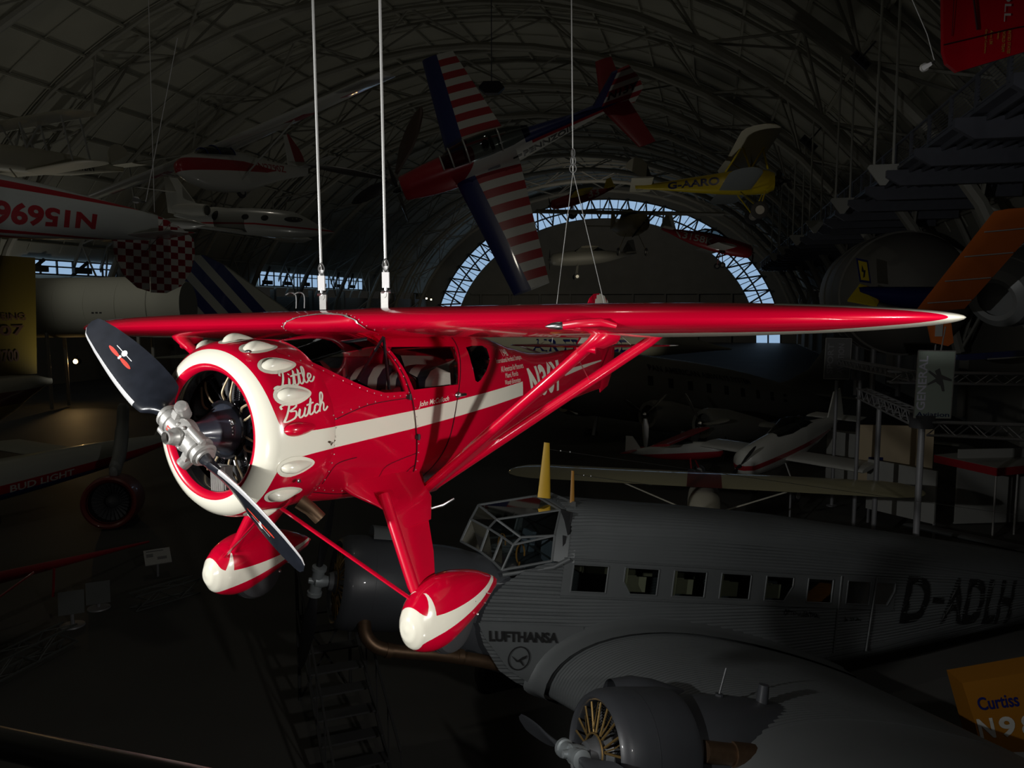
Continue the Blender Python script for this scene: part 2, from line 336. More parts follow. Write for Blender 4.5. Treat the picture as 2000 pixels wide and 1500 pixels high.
H = thing('high_wing_aeroplane', 'bright red high-wing aeroplane with cream stripes hanging in the spotlight', 'aeroplane', HERO_M)
ST = [(.62, .497, -.103, -1.097, 2.0), (.42, .489, -.115, -1.085, 2.08), (.1, .473, -.085, -1.12, 2.4), (-.3, .457, -.045, -1.155, 2.9), (-.9, .438, -.05, -1.165, 3.1), (-1.3, .407, -.07, -1.13, 3.0),
      (-1.7, .357, -.12, -1.06, 2.8), (-2.0, .308, -.185, -.99, 2.6), (-2.5, .24, -.265, -.905, 2.5), (-3.0, .17, -.285, -.83, 2.4), (-3.6, .09, -.265, -.77, 2.3), (-4.2, .028, -.26, -.72, 2.2)]
def hw_at(x): return lerp_tab(ST, x)[0]
g = G(); g.loft(body_rings(smooth_tab(ST, 5), 56), (1, 1))
fus = g.build('fuselage', [paint, C_['dark']], H, 50)
m_ = fus.modifiers.new('s', 'SOLIDIFY'); m_.thickness = .012; m_.offset = -1; m_.material_offset = 0; evalmods(fus)
outer = BVHTree.FromPolygons([Vector(p) for p in g.v], g.f)
WS = [(.70, -.02), (.70, -.085), (.60, -.15), (.45, -.225), (.284, -.319), (.10, -.397), (-.06, -.44), (-.255, -.446), (-.15, -.115), (-.1, -.02)]
DW = [(-.205, -.164), (-.93, -.178), (-.865, -.442), (-.345, -.442)]
RW = [(-1.095, -.187), (-1.2, -.178), (-1.38, -.182), (-1.425, -.205), (-1.40, -.29), (-1.30, -.37), (-1.2, -.43), (-1.15, -.445), (-1.115, -.43), (-1.09, -.3)]
Mxz = Matrix(((1, 0, 0, 0), (0, 0, 1, 0), (0, 1, 0, 0), (0, 0, 0, 1)))      # polygon (x,z) extruded along y
def cutter(poly, a=-.8, b=.8):
    c = G(); c.prism(poly, a, b, Mxz); return c.build('cut', C_['red'], H)
def shell(name, poly, m, inset=.004, a=-.8, b=.8):
    o = G(); o.v = [tuple(p) for p in g.v]; o.f = list(g.f); o.m = [0] * len(g.f); o = o.build(name, m, H, 50)
    q = o.modifiers.new('s', 'SOLIDIFY'); q.thickness = .004; q.offset = -1; evalmods(o)
    c = cutter(poly, a, b); boolean(o, c, 'INTERSECT'); bpy.data.objects.remove(c)
    return o
for poly in (WS, DW, RW):
    c = cutter(poly); boolean(fus, c, 'DIFFERENCE'); bpy.data.objects.remove(c)
for me in (fus.data,): me.polygons.foreach_set('use_smooth', [True] * len(me.polygons)); me.set_sharp_from_angle(angle=radians(40))
tag(shell('windshield', WS, C_['glass']), 'clear curved windshield under the wing')
for s in (1, -1):
    shell('door_window', DW, C_['glass'], a=.1 * s, b=.8 * s); shell('rear_window', RW, C_['smoked'], a=.1 * s, b=.8 * s)
# seams, door, rivets, frames on the port and starboard sides
seam = mat('seam', (.03, .0, .004), .6); rivet = mat('rivet_heads', (.65, .6, .55), .35, .6)
def line_on(name, P, w, m, s, off=.003, k=5, par=H, bv=None):
    g2 = G()
    for L in P:
        V, F = ribbon(spline([Vector(p) for p in L], k), w); v, f = project((V, F), bv or outer, 'Y', s, off); g2.add(v, f)
    return g2.build(name, m, par, 0, False)
DOOR = [(-.14, -.115), (-.31, -.47), (-.365, -.75), (-.41, -1.03), (-.47, -1.07), (-.6, -.99), (-.75, -.80), (-.86, -.5), (-.99, -.115)]
for s in (1, -1):
    d = G(); d.add(*project(cdt([DOOR, [(a - .0, b) for a, b in DW]], .04), outer, 'Y', s, .005)); d = d.build('door', paint, H, 60, False)
    line_on('door_seam', [DOOR], .005, seam, s, .007, 8, d)
    hb = G(); y = s * (.455)
    hb.ball((-.847, s * .452, -.513), (.035, .012, .022)); hb.tube([(-.847, s * .465, -.513), (-.90, s * .475, -.513), (-.925, s * .47, -.513)], [.014, .012, .003])
    tag(hb.build('door_handle', C_['steel'], d), 'chrome door handle')
    hg = G()
    for hx, hz in ((-.28, -.482), (-.366, -.75)): hg.box((hx, s * (hw_at(hx) + .012), hz), (.03, .02, .025)); hg.tube([(hx, s * (hw_at(hx) + .02), hz - .02), (hx, s * (hw_at(hx) + .02), hz + .02)], .008)
    hg.build('hinge', C_['dark'], d)
    for SL in ([[(.43, -.12), (.43, -.5), (.42, -.98)], [(.43, -.56), (.1, -.5), (-.28, -.49)], [(.42, -.98), (.1, -1.05), (-.05, -1.0), (-.1, -.9), (-.38, -.86)],
        [(.20, -.8), (.36, -.82), (.4, -.93)], [(.7, -.86), (.5, -.9), (.42, -.9)]]): line_on('panel_seam', [SL], .0022, seam, s, .003, 6)
    for SL in ([[(.62, -.16), (.45, -.24), (.284, -.334), (.10, -.412), (-.06, -.455), (-.26, -.462)], [(-.275, -.455), (-.16, -.11)]]): line_on('windshield_frame', [SL], .014, C_['red'], s, .006, 6)
    rv = G()
    def rivets(P, sp):
        P = [Vector(p) for p in P]; acc = 0
        for a, b in zip(P, P[1:]):
            L = (b - a).length; t = acc
            while t < L:
                q = a.lerp(b, t / L); h, n, _, _ = outer.ray_cast(Vector((q.x, s * 3, q.y)), Vector((0, -s, 0)))
                if h:
                    n = n if n.y * s > 0 else -n; rv.lathe([(0, .0045), (.002, .004), (.0035, .001)], h + n * .006, n, 6, (0, 1))
                t += sp
            acc = t - L
    rivets([(.55, -.2), (.45, -.25), (.284, -.345), (.10, -.42), (-.06, -.465), (-.26, -.472)], .062)
    rivets([(-.29, -.455), (-.17, -.12)], .055); rivets([(.42, -.53), (.1, -.49), (-.02, -.48)], .075)
    rivets([(.405, -.55), (.405, -.98)], .05); rivets([(.42, -.96), (.1, -1.03), (-.02, -1.0)], .08); rivets([(-.345, -.5), (-.42, -1.0)], .06)
    rivets([(-.02, -1.09), (-.3, -1.12)], .08)
    rv.build('rivets', rivet, H, 0)
# cowling, engine
g = G(); prof = [(.76, .318), (.80, .325), (.832, .329), (.855, .342), (.866, .36), (.867, .378), (.858, .41), (.838, .442), (.805, .470), (.76, .487), (.70, .496), (.62, .4995), (.52, .4985), (.42, .496), (.40, .485)]
g.lathe(prof, (0, 0, -.6), (1, 0, 0), 96, x=(0, 0, 1))
cowl = g.build('cowling', paint, H, 60)
cb = bvh_of(cowl)
def cowl_pt(x, th, off=0):
    d = Vector((0, sin(th), cos(th))); h, n, _, _ = cb.ray_cast(Vector((x, 0, -.6)) + d * 2, -d)
    if n.dot(d) < 0: n = -n
    return h + n * off, n
redbl = []
for k, th in enumerate([4, 24, 43.5, 65.5, 87, 111, 133, 157, -23, -45, -67, -90, -113, -136]):
    for part in (0, 1):
        gg = G(); R = []; t0 = radians(th); L = (.122, .103)[part]; Wd = (.058, .040)[part]; xc = .672
        for ir in range(7 if part else 3):
            f = 1 - ir / (6.4 if part else 2.4); ring = []
            for j in range(28):
                a = 2 * pi * j / 28; u = cos(a) * f; v = sin(a) * f * (1 + .35 * cos(a)) * (.92 if part else 1)
                h = (.003, .0045, .005)[ir] if not part else .004 + .052 * (1 - f * f) ** .8 * (.6 + .4 * u)
                p, n = cowl_pt(xc + u * L, t0 + v * Wd / .5, h); ring.append(p)
            R.append(ring)
        gg.loft(R, (0, 1))
        mt = C_['red'] if th in (87, -90) and part else (C_['cream'] if th not in (87, -90) else None)
        if mt: o = gg.build('cowl_blister', mt, H, 40)
g = G(); g.lathe([(.66, .01), (.67, .2), (.64, .485)], (0, 0, -.6), (1, 0, 0), 32); g.build('engine_baffle', C_['dark'], H)
g = G(); g.lathe([(.63, .17), (.66, .165), (.70, .15), (.76, .145), (.80, .12), (.90, .07), (.94, .06), (.96, .05)], (0, 0, -.6), (1, 0, 0), 32, (0, 1)); eng = g.build('engine_crankcase', C_['greyblue'], H)
for k in range(7):
    a = radians(8 + k * 360 / 7); d = Vector((0, sin(a), cos(a))); g = G(); pr = []
    for i in range(15): pr += [(.16 + i * .0115, .062), (.165 + i * .0115, .062), (.165 + i * .0115, .052), (.1705 + i * .0115, .052)]
    pr += [(.34, .06), (.38, .055), (.40, .03)]
    g.lathe(pr, Vector((.63, 0, -.6)), d, 18, (0, 1)); cy = g.build('cylinder', C_['blackgloss'], eng, 30)
    t = d.cross(Vector((1, 0, 0))); g = G()
    for q in (-1, 1):
        b0 = Vector((.74, 0, -.6)) + d * .15 + t * .022 * q
        g.tube(spline([b0, b0 + d * .05 + t * .012 * q + Vector((.02, 0, 0)), b0 + d * .12 + t * .004 * q, b0 + d * .17 - Vector((.02, 0, 0)) + t * .01]), .0065, 6)
    g.build('ignition_lead', C_['tan'], eng)
    g = G()
    for q in (-1, 1): b0 = Vector((.70, 0, -.6)) + d * .12 + t * .05 * q; g.tube([b0, b0 + d * .22], .009, 8)
    g.build('pushrod_tube', C_['steel'] if k == 3 else C_['blackgloss'], eng)
g = G(); g.tube([Vector((.755, .155 * sin(a), -.6 + .155 * cos(a))) for a in [2 * pi * i / 28 for i in range(29)]], .014, 8); g.build('ignition_ring', C_['blackgloss'], eng)
g = G()
for k in range(5): a = radians(60 + k * 9); g.ball((.80, .12 * sin(a), -.6 + .12 * cos(a)), .009)
g.box((.79, .1, -.56), (.02, .05, .03), Matrix.Rotation(.6, 3, 'X')); g.build('crankcase_bolts', C_['steel'], eng)
g = G(); Rc = Matrix.Rotation(radians(0), 3, 'X'); g.box((.80, .02, -.865), (.05, .115, .15))
for i in range(12): g.box((.828, .02 - .05 + i * .009, -.865), (.012, .003, .14))
g.build('oil_cooler', C_['alu'], H, 0)
g = G(); g.tube([(.60, .40, -.99), (.57, .45, -1.035), (.54, .49, -1.09)], [.042, .037, .037], 20, cap=(0, 0)); g.tube([(.6, .40, -.99), (.545, .485, -1.08)], .030, 12, cap=(1, 1)); g.build('exhaust_stub', C_['bronze'], H)
g = G(); g.ball((.80, .26, -.165), (.02, .014, .01)); g.ball((.66, .46, -.86), (.014, .006, .012)); g.build('cowl_fasteners', C_['steel'], H)
g = G()
for a in (0, 90, 180, 270):
    a = radians(a + 10); g.lathe([(-.004, .0), (.0, .016), (.004, .0)], (0, 0, 0), (0, 1, 0), 4) if 0 else None
em = G()
for a, b in ((0, .034), (90, .026), (180, .034), (270, .026)):
    c, s_ = cos(radians(a)), sin(radians(a)); em.add(*[[(.44 + c * b * q - s_ * w_, -.672 + s_ * b * q + c * w_) for q, w_ in ((.0, 0), (.45, .011), (1, 0), (.45, -.011))], [(0, 1, 2, 3)]])
v, f = project(([(p[0], p[1]) for p in em.v], em.f), outer, 'Y', 1, .006); e2 = G(); e2.add(v, f); e2.build('quatrefoil_badge', C_['bronze'], H, 0, False)
# lower lip of the cowl, dented cream edge
# propeller and hub
g = G(); hc = Vector((1.0, 0, -.6)); X = Vector((1, 0, 0)); ph = .96
dU = Vector((0, -sin(ph), cos(ph))); L0 = Vector((0, -cos(ph), -sin(ph)))
g.lathe([(-.1, .05), (-.03, .055), (-.02, .085), (.02, .09), (.035, .075), (.05, .05), (.06, .045), (.07, .048), (.078, .046), (.09, .042), (.1, .036), (.12, .036), (.125, .03), (.10, .026)], hc, X, 28, (1, 0))
for s in (1, -1):
    g.lathe([(.02, .062), (.06, .068), (.10, .066), (.105, .074), (.13, .076), (.135, .064), (.15, .064), (.155, .07), (.17, .07), (.175, .055), (.19, .052)], hc, dU * s, 24, (1, 1))
    c = hc + dU * s * .085 - L0 * s * .105 + X * .01   # counterweight
    g.lathe([(-.055, .02), (-.05, .036), (.03, .036), (.04, .030), (.045, .0)], c, X * .6 - L0 * s * .8, 20, (1, 0)); g.box(hc + dU * s * .09 - L0 * s * .06, (.06, .09, .04), frame(dU, L0))
    c2 = hc + dU * s * .10 + L0 * s * .075 + X * .03
    g.lathe([(-.07, .012), (-.06, .022), (.05, .022), (.06, .016)], c2, dU * s, 14, (1, 1))
for i in range(8): a = 2 * pi * i / 8; g.ball(hc + X * .045 + Vector((0, cos(a), sin(a))) * .062, .011)
hub = g.build('propeller_hub', C_['alu'], H, 30)
g = G(); g.box(hc + X * .092 + Vector((0, 0, 0)), (.003, .0, .0)); n_ = dU.cross(L0)
lb = G(); lb.box(hc + dU * .055 + L0 * -.0 + X * .064, (.028, .05, .006), frame(X, L0)); lb.build('hub_label', mat('label_red', (.6, .05, .03), .5), hub, 0)
bl = [(.17, .075, .9, 62), (.235, .13, .42, 54), (.29, .235, .2, 48), (.40, .255, .12, 40), (.55, .25, .09, 33), (.7, .225, .075, 28), (.85, .185, .06, 24), (.95, .145, .055, 22), (.995, .115, .05, 21), (1.02, .05, .05, 20)]
for s in (1, -1):
    d = dU * s; Ld = L0 * s; R, RL, pts = [], [], []
    for r, c, tk, be in smooth_tab(bl, 3):
        b = radians(be); cv = Ld * cos(b) + X * sin(b); nv = (X * cos(b) - Ld * sin(b)); ring, rl = [], []
        for q, h in airfoil(10, .6, tk, 1.):
            ring.append(hc + d * r + cv * c * (.42 - q) + nv * h * c)
        if r > .36:
            for q, h in ((.08, .45), (0, 0), (.08, -.4)) if 0 else [a for a in airfoil(10, .6, tk, 1.) if a[0] < .17]:
                rl.append(hc + d * r + cv * (c * (.42 - q) + .002) + nv * h * c * (1.06) + nv * math.copysign(.001, h))
            RL.append(rl)
        R.append(ring); pts.append((r, c, cv, nv))
    g = G(); g.loft(R); blade = g.build('propeller_blade', mat('blade_black', (.012, .014, .02), .3, 0, .3, grain=.5, scale=14) if s == 1 else bpy.data.materials['blade_black'], hub, 40)
    g = G(); g.loft(RL, (0, 0), False); tag(g.build('leading_edge_strip', mat('worn_metal_edge', (.75, .75, .76), .35, .5) if s == 1 else bpy.data.materials['worn_metal_edge'], blade, 60), 'pale metal strip along the leading edge')
    bb = bvh_of(blade)
    def on_blade(poly, name, m):
        vs = []
        for r, q in poly:
            t = min(pts, key=lambda a: abs(a[0] - r)); i = pts.index(t); j = min(i + 1, len(pts) - 1) if r > t[0] else max(i - 1, 0); o_ = pts[j]
            w_ = 0 if t is o_ else (r - t[0]) / (o_[0] - t[0]); cv = t[2].lerp(o_[2], w_); nv = t[3].lerp(o_[3], w_)
            p0 = hc + d * r + cv * q + nv * .2; h, n, _, _ = bb.ray_cast(p0, -nv); vs.append((h or p0 - nv * .19) + nv * .0015)
        g2 = G(); g2.add(vs, [tuple(range(len(vs)))]); g2.build(name, m, blade, 0, False)
    lr, lw = bpy.data.materials['label_red'], C_['white']
    for r0 in (.62, .74): on_blade([(r0 + .055 * cos(a), -.012 + .011 * sin(a)) for a in [2 * pi * i / 16 for i in range(16)]], 'red_lozenge', lr)
    on_blade([(.68 + .012 * cos(a), -.012 + .012 * sin(a)) for a in [2 * pi * i / 14 for i in range(14)]], 'logo_centre', lw)
    on_blade([(.675 + .02 * cos(a), -.045 + .018 * sin(a)) for a in [2 * pi * i / 14 for i in range(14)]], 'logo_disc', lw)
    for a, b in ((.60, .66), (.695, .755)): on_blade([(a, -.043), (b, -.043), (b, -.047), (a, -.047)], 'logo_bar', lw)
# wing
def wle(y): a = max(0, (abs(y) - 1.5) / 2.0); return -.75 * (1 - sqrt(max(0, 1 - a ** 2)))
def wte(y): a = max(0, (abs(y) - 1.5) / 2.0); return -1.5 + .75 * (1 - sqrt(max(0, 1 - a ** 2)))
def wred(x, y, z): # cream areas on top and underneath, red nose
    yo = (y.abs() - 1.5).max(0) / 2.0
    le = (1 - (1 - yo * yo).max(0).sqrt()) * -.75
    back = le - x
    top = back.gt(.40) * (z + .03 + back * .046).gt(0); bot = back.gt(.22) * (z + .03 + back * .046).lt(0) * (y.abs() - back * .3).gt(1.45)
    tip = y.gt(3.43); t = (y - 2.7) / .73; zz = z + .016 + back * .046; u = (1 - t).max(0).sqrt(); q = (u * -.056 - zz).gt(0).max((zz - u * .072).gt(0)) * y.gt(2.7); return top.max(bot).max(tip).max(q)
wpaint = maskmat('wing_livery', RED, [(CREAM, wred)], .26, 0, .8)
ys = [0, .2, .4, .8, 1.2, 1.6, 1.9, 2.1, 2.3, 2.5, 2.7, 2.85, 3.0, 3.1, 3.2, 3.28, 3.35, 3.4, 3.44, 3.47, 3.49, 3.4995]
sts = [(y, wle(y), wte(y), -.012 + .008 * (y > 0) - .012 * abs(y) / 3.5, 1) for y in [-a for a in ys[::-1][:-1]] + ys]
sts = [(y, a, b, z - 0, 1.0) for y, a, b, z, k in sts]
g = G(); wing(g, sts, [(c, h - .046 * c) for c, h in airfoil(18, .60, .116, 1.05)]); wg = g.build('wing', wpaint, H, 50); wb = bvh_of(wg)
# centre hood above the windshield, with trim line
hood = [(.345 * cos(a), -.072 + .108 * max(0, sin(a)) ** .75) for a in [pi * i / 20 for i in range(21)]]
g = G(); g.add(*project(cdt([hood], .025), wb, 'X', 1, .010)); g.build('wing_centre_hood', C_['red'], wg, 60, False)
g = G()
for i in range(19):
    a = pi * (i + .5) / 19; p = (.37 * cos(a), -.072 + .126 * max(0, sin(a)) ** .75); h, n, _, _ = wb.ray_cast(Vector((2, p[0], p[1])), Vector((-1, 0, 0)))
    if h: n = n if n.x > 0 else -n; g.lathe([(0, .005), (.0035, .001)], h + n * .002, n, 6, (0, 1))
V, F = ribbon([Vector((.352 * cos(a), -.072 + .111 * max(0, sin(a)) ** .75)) for a in [pi * (i + 3) / 40 for i in range(35)]], .003); g.add(*project((V, F), wb, 'X', 1, .012)); g.build('hood_trim', rivet, wg, 0, False)
# fuel caps, aileron line, wing tabs
g = G()
for y in (-.28, -.33, -.62): pass
for x, y in ((-.35, -.50), (-.35, -.58)): g.tube(spline([(x, y, .10), (x, y, .19), (x + .02, y - .03, .21), (x + .05, y - .05, .195)]), .006, 6)
g.build('vent_pipe', C_['steel'], wg)
for s, yy in ((1, .27), (-1, -.27)):
    g = G(); g.box((-.3, yy, .135), (.012, .06, .1)); g.tube([(-.31, yy, .17), (-.29, yy, .17)], .02, 12); g.build('lift_bracket', C_['alu'], wg, 0)
# landing light / pitot housing under the port leading edge
g = G(); g.lathe([(0, .0), (.01, .006), (.04, .016), (.06, .019), (.065, .019)], (0, 0, 0), (0, 1, 0), 14)
P0 = Vector((.045, 1.625, -.045)); g = G(); g.lathe([(0, .002), (.012, .009), (.035, .017), (.06, .021), (.085, .022), (.095, .019)], P0, (-.25, 1, .05), 16, (1, 1), sy=1.0); g.build('pitot_head', C_['steel'], wg)
g = G(); g.tube([P0 + Vector((-.02, .085, .004)), Vector((.025, 1.80, -.03)), Vector((.02, 1.93, -.025)), Vector((-.03, 1.99, -.045))], [.02, .022, .022, .012], 10, flat=.6); g.build('pitot_mount', C_['red'], wg)
# wing struts
for s in (1, -1):
    lo = Vector((-.46, .44 * s, -1.11)); fr = Vector((-.28, 1.80 * s, -.09)); rr = Vector((-1.04, 1.86 * s, -.09)); mid = lo.lerp(fr, .2)
    g = G(); a = lo + Vector((-.02, 0, 0)); g.tube([a, a.lerp(fr, .93), fr + Vector((-.03, -.05 * s, -.075))], .046, 14, flat=.72, up=(1, 0, 0))
    g.tube([a.lerp(fr, .90), a.lerp(fr, .955), Vector((-.30, 1.77 * s, -.12)), Vector((-.36, 1.80 * s, -.06))], [.046, .055, .085, .14], 14, flat=.6, up=(1, 0, 0)); g.build('front_wing_strut', C_['red'], H, 60)
    g = G(); b = lo + Vector((-.12, 0, .01)); g.tube([b, b.lerp(rr, .95), rr + Vector((-.03, .03 * s, .05))], [.046, .046, .055], 14, flat=.72, up=(1, 0, 0)); g.build('rear_wing_strut', C_['red'], H, 60)
    g = G(); p1, p2 = a.lerp(fr, -.03), a.lerp(fr, .33); q2 = b.lerp(rr, .33)
    g.loft([[p + Vector((dx, dy * s, 0)) for dx, dy in ((w_, 0), (w_ * .5, t_), (-w_ * 1.0, t_ * .8), (-w_ * 1.25, 0), (-w_ * 1.0, -t_ * .8), (w_ * .5, -t_))] for p, w_, t_ in ((a.lerp(fr, -.04) + Vector((-.03, 0, 0)), .10, .045), (a.lerp(fr, .03) + Vector((-.04, 0, 0)), .10, .04), (a.lerp(fr, .12) + Vector((-.055, 0, 0)), .105, .035), (a.lerp(fr, .24).lerp(b.lerp(rr, .24), .5), .115, .024), (p2.lerp(q2, .5), .10, .008))])
    g.build('strut_fairing', C_['red'], H, 60)
    g = G(); c1 = a.lerp(fr, .62); c2 = b.lerp(rr, .72)
    for e1, e2 in ((a.lerp(fr, .88), b.lerp(rr, .70)), (b.lerp(rr, .70), b.lerp(rr, .94) + Vector((.03, 0, 0)))): g.tube([e1, e2], .003, 5)
    g.build('jury_wire', C_['steel'], H)
    # landing gear: leg, brace, wheel pant, wheel
    g = G(); T = [(.04, .44, -1.04, -.36, -1.04), (.03, .52, -1.10, -.34, -1.12), (.045, .60, -1.24, -.285, -1.26), (.075, .70, -1.42, -.20, -1.43), (.10, .80, -1.60, -.08, -1.60), (.11, .84, -1.68, -.06, -1.68)]
    R = []
    for xf, y, zf, xb, zb in T:
        R.append([Vector((x_, (y + t_) * s, z_)) for x_, t_, z_ in ((xf, 0, zf), (xf - .03, .028, zf), (xf * .5 + xb * .5, .018, (zf + zb) / 2), (xb, .003, zb), (xb, -.003, zb), (xf * .5 + xb * .5, -.018, (zf + zb) / 2), (xf - .03, -.028, zf))])
    g.loft(R); g.tube([(.02, .5 * s, -1.05), (.075, .70 * s, -1.42), (.11, .84 * s, -1.68)], .034, 12); g.build('landing_gear_leg', C_['red'], H, 50)
    g = G(); nn = Vector((0, .86 * s, .5)); rr_ = []
    for xa, xb, yc, zc, th in ((.20, -.58, .30, -.98, .09), (.15, -.54, .36, -1.04, .08), (.10, -.48, .42, -1.08, .065), (.07, -.44, .48, -1.11, .05), (.055, -.40, .54, -1.14, .040), (.05, -.345, .58, -1.20, .031), (.052, -.30, .61, -1.26, .0285)):
        rr_.append([Vector(((xa + xb) / 2 + (xa - xb) / 2 * cos(q), yc * s, zc)) + nn * (th * sin(q)) for q in [2 * pi * i / 32 for i in range(32)]])
    g.loft(rr_); g.build('gear_fairing', C_['red'], H, 60)
    g = G(); V, F = ribbon([Vector((-.41 + .12 * cos(q), -1.06 + .12 * sin(q))) for q in [2 * pi * i / 30 for i in range(20, 52)]], .003); g.add(*project((V, F), outer, 'Y', s, .004)); g.build('fairing_seam', seam, H, 0, False)
    g = G(); g.tube([(.42, .02 * s, -1.09), (.16, .80 * s, -1.60)], .016, 10, flat=.5, up=(1, 0, 0)); g.build('brace_strut', C_['red'], H)
    pod = [(.285, .01, -1.735, -1.755, 2), (.275, .05, -1.685, -1.81, 2), (.24, .085, -1.625, -1.865, 2), (.18, .118, -1.575, -1.905, 2.1), (.10, .142, -1.54, -1.93, 2.2), (.0, .155, -1.52, -1.93, 2.3), (-.12, .155, -1.52, -1.90, 2.3), (-.25, .14, -1.54, -1.865, 2.3), (-.4, .108, -1.58, -1.83, 2.2), (-.53, .068, -1.635, -1.79, 2.1), (-.62, .035, -1.68, -1.765, 2), (-.67, .006, -1.715, -1.73, 2)]
    def pmask(x, y, z):
        zc = (x * -1 + .1) * .1 - 1.735
        w = ((x + .6) * .055 + .010).max(0) + .0010 / (.235 - x).max(.0001)
        sp = (x + .02 - (z + 1.70) * -.30 - .19).abs().lt((z + 1.545) * -.20) * z.gt(-1.74) * z.lt(-1.565)
        return (z - zc).abs().lt(w).max(x.gt(.205) * z.lt(-1.668)).max(sp)
    pm = bpy.data.materials.get('pant_livery') or maskmat('pant_livery', RED, [(CREAM, pmask)], .22, 0, .8)
    up = 0 if s > 0 else .045
    g = G(); g.loft([[Vector((p.x - .02, p.y + .85 * s, p.z + up)) for p in r] for r in body_rings(smooth_tab(pod, 4), 36)]); pant = g.build('wheel_pant', pm, H, 60)
    g = G(); g.lathe([(-.062, .13), (-.066, .17), (-.055, .20), (-.03, .213), (-.029, .208), (-.022, .208), (-.021, .216), (-.006, .218), (-.005, .212), (.005, .212), (.006, .218), (.021, .216), (.022, .208), (.029, .208), (.03, .213), (.055, .20), (.066, .17), (.062, .13)], (-.15, .85 * s, -1.80 + up), (0, 1, 0), 40, (1, 1)); tag(g.build('tyre', C_['tyre'], H, 30), 'black ribbed tyre')
    g = G()
    for x_, z_, r_ in ((-.25, -1.79, .012), (-.33, -1.745, .005), (-.38, -1.70, .005), (-.22, -1.70, .004)):
        for q in (1, -1): g.ball((x_, (.85 + q * .14) * s - 0, z_), (r_, .012, r_))
    g.build('pant_screws', C_['steel'], pant)
    g = G(); g.tube([(-.37, .53 * s, -1.22), (-.45, .60 * s, -1.20), (-.53, .63 * s, -1.17)], [.006, .010, .008], 8, flat=.3); g.build('entry_step', C_['steel'], H)
# tail
tp = maskmat('tail_livery', RED, [(CREAM, lambda x, y, z: ((y.abs() - .0).gt(.92)).max(x.lt(-4.15) * z.gt(-.232)))], .3, 0, .6)
g = G(); sp = [(0, -3.35, -4.1), (.3, -3.45, -4.12), (.6, -3.58, -4.16), (.78, -3.68, -4.17), (.88, -3.78, -4.14), (.95, -3.90, -4.05), (.965, -3.96, -4.0)]
ss = [(-y, a, b, -.235, 1) for y, a, b in sp[::-1][:-1]] + [(y, a, b, -.235, 1) for y, a, b in sp]
wing(g, ss, airfoil(8, .5, .06, .8)); g.build('tailplane', tp, H, 50)
FIN = [(-3.55, -.29), (-3.70, -.16), (-3.80, -.0), (-3.87, .17), (-3.95, .26), (-4.06, .315), (-4.2, .325), (-4.33, .30), (-4.42, .24), (-4.50, .12), (-4.57, -.02), (-4.62, -.2), (-4.60, -.36), (-4.54, -.55), (-4.42, -.70), (-4.22, -.76), (-4.18, -.5), (-4.1, -.29)]
g = G(); v, f = cdt([FIN], .06); n = len(v)
def thk(p): e = min((Vector(p) - geometry.intersect_point_line(Vector(p), Vector(a), Vector(b))[0].to_2d()).length if 0 <= geometry.intersect_point_line(Vector(p), Vector(a), Vector(b))[1] <= 1 else 9 for a, b in zip(FIN, FIN[1:] + FIN[:1])); return .004 + .024 * min(1, e / .15) ** .6
g.add([(p[0], thk(p), p[1]) for p in v], f); g.add([(p[0], -thk(p), p[1]) for p in v], [t[::-1] for t in f])
bE = {}
for t in f:
    for a, b in ((t[0], t[1]), (t[1], t[2]), (t[2], t[0])): bE[(a, b)] = 1
g.add([], []); 
for (a, b) in list(bE):
    if (b, a) not in bE: g.f.append((a, b, n + b, n + a)); g.m.append(0)
fin = g.build('fin_and_rudder', C_['red'], H, 50); fb = bvh_of(fin)
for s in (1, -1): decal('fin_flash', [[(-4.09, .32), (-4.2, .323), (-4.33, .30), (-4.42, .24), (-4.46, .18), (-4.2, .03), (-3.97, -.13), (-3.6, -.285), (-3.64, -.22), (-3.77, -.12), (-3.95, .05), (-4.03, .2)]], fb, 'Y', s, C_['cream'], fin, .05, .003)
g = G()
for s in (1, -1):
    g.tube([(-3.75, .75 * s, -.24), (-4.15, .02 * s, -.55)], .010, 8, flat=.5); g.tube([(-3.8, .55 * s, -.24), (-4.1, .0, .10)], .003, 5); g.tube([(-3.8, .55 * s, -.24), (-4.1, .0, -.66)], .003, 5)
g.build('tail_brace', C_['steel'], H)
# lettering on the port side
lc = C_['cream']
ab = BVHTree.FromPolygons([Vector(p) for p in [v.co for v in cowl.data.vertices]] + [Vector(p) for p in [v.co for v in fus.data.vertices]], [tuple(p.vertices) for p in cowl.data.polygons] + [tuple(i + len(cowl.data.vertices) for i in p.vertices) for p in fus.data.polygons])
def q_(bl, br, tr, tl): return (bl, br, tr, tl)
text_on('registration', 'N36Y', q_((-2.19, -.66), (-2.97, -.635), (-2.96, -.345), (-2.11, -.385)), outer, 'Y', 1, lc, H, .04, .08)
for t_, q in (('1948', q_((-1.67, -.275), (-1.80, -.275), (-1.80, -.22), (-1.67, -.22))), ('International Aerobatic Champion', q_((-1.50, -.335), (-2.10, -.325), (-2.10, -.275), (-1.50, -.285))),
              ('All American Air Maneuvers', q_((-1.56, -.395), (-2.06, -.385), (-2.06, -.34), (-1.56, -.35))), ('Miami, Florida', q_((-1.63, -.45), (-1.90, -.445), (-1.90, -.40), (-1.63, -.405))), ('Woody Edmondson', q_((-1.61, -.51), (-1.94, -.505), (-1.94, -.455), (-1.61, -.46)))):
    text_on('lettering', t_, q, outer, 'Y', 1, lc, H, .0, .15)
text_on('lettering', 'John McCulloch', q_((-.385, -.568), (-.73, -.555), (-.745, -.51), (-.40, -.522)), outer, 'Y', 1, lc, H, .012, .1, .007)
